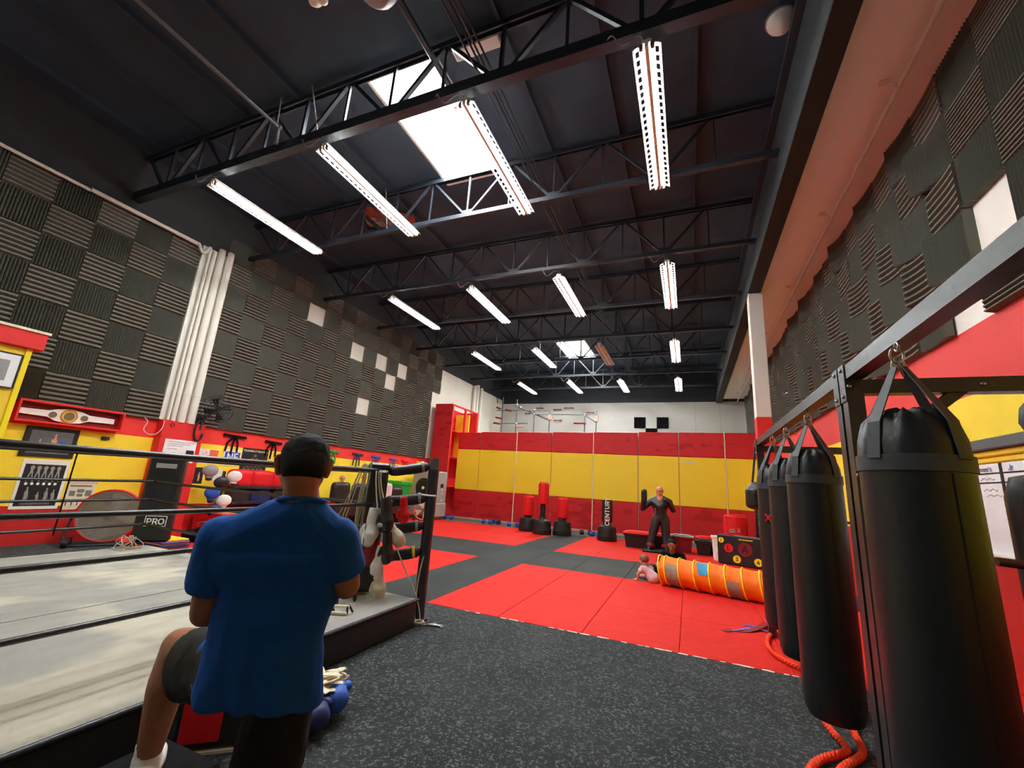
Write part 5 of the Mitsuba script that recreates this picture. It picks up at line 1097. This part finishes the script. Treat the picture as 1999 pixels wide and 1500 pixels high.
for i, y in enumerate((7.0, 7.55, 8.1, 8.65)):
    strike_pad((-9.66, y, 1.20), 90, .5, .3, .2, 'm_red' if i != 3 else 'm_dark_red', words[i]+' red kick pad from the left on the upper shelf of the rack')
    strike_pad((-9.62, y, .82), 90, .5, .26, .2, 'm_blue_dark' if i % 2 else 'm_vinyl_black', words[i]+' dark kick pad from the left on the lower shelf of the rack')
strike_pad((-9.42, 8.05, .60), 90, .6, .2, .16, 'm_red', 'bright red kick pad hanging below the rack')
k = thing('padded_bench', 'long red padded bench below the pad rack', 'bench')
part(k, 'body', box(-9.95, -9.05, 6.3, 9.2, 0, .46, .02), 'm_panel_red'); part(k, 'top', box(-9.97, -9.03, 6.28, 9.22, .46, .52, .02), 'm_orange_print'); part(k, 'tag', box(-9.05, -9.045, 6.42, 6.54, .25, .42), 'm_white')
k = single('gym_bag', blob([[((-9.0, 5.75, .12), (.2, .16, .12)), ((-8.7, 5.95, .12), (.2, .16, .12))], [((-8.85, 5.85, .2), (.2, .14, .08))]], .04, 4), 'm_black_cloth', 'black gym bag on the floor right of the far corner pad', 'bag', smooth=True)
part(k, 'handle', tube(spline([(-8.95, 5.78, .27), (-8.9, 5.8, .36), (-8.8, 5.88, .36), (-8.75, 5.92, .27)], 5), .012, 6), 'm_gray_dark', True)
# torso dummies
for i, y in enumerate((10.15, 11.08)):
    k = thing('torso_dummy', ('flesh-coloured torso dummy left of the other, behind black pads', 'flesh-coloured torso dummy nearer the green bin')[i], 'training dummy')
    x = -9.62; c = V(x, y, 1.32+.06*i); hg, HP = head_groups(c, V(.8, -.6, 0), UP_, .95); z = c[2]
    part(k, 'torso', blob(hg + [[(c+V(0, 0, -.05), .05), (c+V(-.01, 0, -.14), .06)], [(c+V(.08, .14, -.2), .06), (c+V(-.08, -.14, -.2), .06), (c+V(0, 0, -.42), .1)]], .022, 5, 14), 'm_rubber_skin', True)
    for q in (-1, 1): part(k, 'eye', ball(HP(.03*q, .08, .003), .009, 1), 'm_hair', True)
    part(k, 'post', cyl((x, y, .5), (x, y, z-.42), .09, 16), 'm_plastic_black', 40); part(k, 'base', move(lathe([(.02, 0), (.29, 0), (.3, .05), (.28, .35), (.2, .45), (.09, .5), (.02, .5)], 24), x, y, 0), 'm_plastic_black', 50)
for i, (y, z, m, l) in enumerate(((9.62, .95, 'm_vinyl_black', 'black upright pad right of the rack'), (10.42, .92, 'm_vinyl_black', 'black upright pad in front of the left torso dummy'), (10.98, .88, 'm_vinyl_black', 'black upright pad in front of the right torso dummy'), (11.54, .98, 'm_pink_cloth', 'pale pink round pad by the torso dummies'), (12.12, .6, 'm_vinyl_black', 'low black pad near the green bin'))):
    strike_pad((-9.08, y, max(z, .86)), 80, .5, .46, .2, m, l)
single('pad_bench', cat([box(-9.29, -8.9, 9.3, 12.45, .3, .62, .02), box(-9.27, -8.95, 9.5, 9.6, 0, .3), box(-9.27, -8.95, 12.25, 12.35, 0, .3)]), 'm_vinyl_black', 'black bench carrying the upright pads before the torso dummies', 'bench')
# green bin, orange fan, cooler
k = thing('green_bin', 'green storage bin beside the grey cooler', 'bin')
part(k, 'body', hullpts([(-9.95, 12.75, .5), (-9.4, 12.75, .5), (-9.95, 13.25, .5), (-9.4, 13.25, .5), (-10.0, 12.7, 1.18), (-9.35, 12.7, 1.18), (-10.0, 13.3, 1.18), (-9.35, 13.3, 1.18)]), 'm_green')
part(k, 'lid', box(-10.03, -9.32, 12.67, 13.33, 1.18, 1.34, .03), 'm_green')
k = single('small_table', box(-10.05, -9.3, 12.65, 13.35, .44, .5, .01), 'm_gray_dark', 'low grey table carrying the green bin', 'table')
for a in (-10.0, -9.35):
    for b in (12.7, 13.3): part(k, 'leg', box(a-.025, a+.025, b-.025, b+.025, 0, .44), 'm_gray_dark')
k = thing('drum_fan', 'floor fan with an orange rim in front of the grey cooler', 'fan')
dc2, da2 = V(-8.95, 13.66, .36), V(.55, -.83, 0)
part(k, 'rim', facing(cat([ring((0, 0, .05), .33, .02, 'z', 32, 8), ring((0, 0, -.06), .33, .02, 'z', 32, 8)]), dc2, da2), 'm_orange_print', True)
for j in range(4):
    a = j*math.pi/2+.4; part(k, 'blade', facing(hullpts([(r*math.cos(a+t), r*math.sin(a+t), z*q) for r, t, z in ((.05, -.35, .03), (.05, .4, -.03), (.3, -.4, .04), (.3, .4, -.04)) for q in (.8, 1.2)]), dc2, da2), 'm_cream')
part(k, 'hub', facing(cyl((0, 0, -.1), (0, 0, .06), .06, 14), dc2, da2), 'm_gray_dark', 40)
part(k, 'stand', cat([bar(dc2+V(-.25, -.12, -.1), V(dc2[0]-.28, dc2[1]-.2, .012), .03), bar(dc2+V(.25, .15, -.1), V(dc2[0]+.28, dc2[1]+.2, .012), .03), bar((dc2[0]-.3, dc2[1]-.2, .015), (dc2[0]+.3, dc2[1]+.2, .015), .03)]), 'm_black_steel')
k = thing('air_cooler', 'tall grey air cooler with a round black fan opening', 'air cooler')
cx0, cx1, cy0, cy1 = -9.85, -8.72, 14.05, 14.78
part(k, 'body', cat([box(cx0, cx1, cy0, cy1, .08, 1.78, .05)]), 'm_gray', 30); part(k, 'foot', box(cx0+.05, cx1-.05, cy0+.05, cy1-.05, 0, .1, .01), 'm_gray_dark'); part(k, 'water_tank', box(cx0-.03, cx1+.03, cy0-.03, cy1+.03, .1, .62, .04), 'm_gray', 30)
part(k, 'fan_opening', tube([(-9.3, cy0+.0, 1.14), (-9.3, cy0-.02, 1.14)], .37, 36), 'm_black_print'); part(k, 'fan_rim', ring((-9.3, cy0-.02, 1.14), .375, .02, 'y', 36, 8), 'm_gray', True)
part(k, 'hub', disc((-9.3, cy0-.06, 1.14), .055, .04, 'y'), 'm_white')
for j in range(5):
    a = j*2*math.pi/5; part(k, 'blade', hullpts([(-9.3+r*math.cos(a+t), cy0-.03+.004*q, 1.14+r*math.sin(a+t)) for r, t in ((.06, -.4), (.06, .4), (.33, -.25), (.33, .25)) for q in (-1, 1)]), 'm_plastic_black')
part(k, 'control_panel', box(cx1-.002, cx1+.006, 14.3, 14.5, 1.18, 1.32), 'm_black_print')
for z in (1.1, .95, .72): part(k, 'knob', disc((cx1, 14.42, z), .03, .02, 'x', 14), 'm_white')
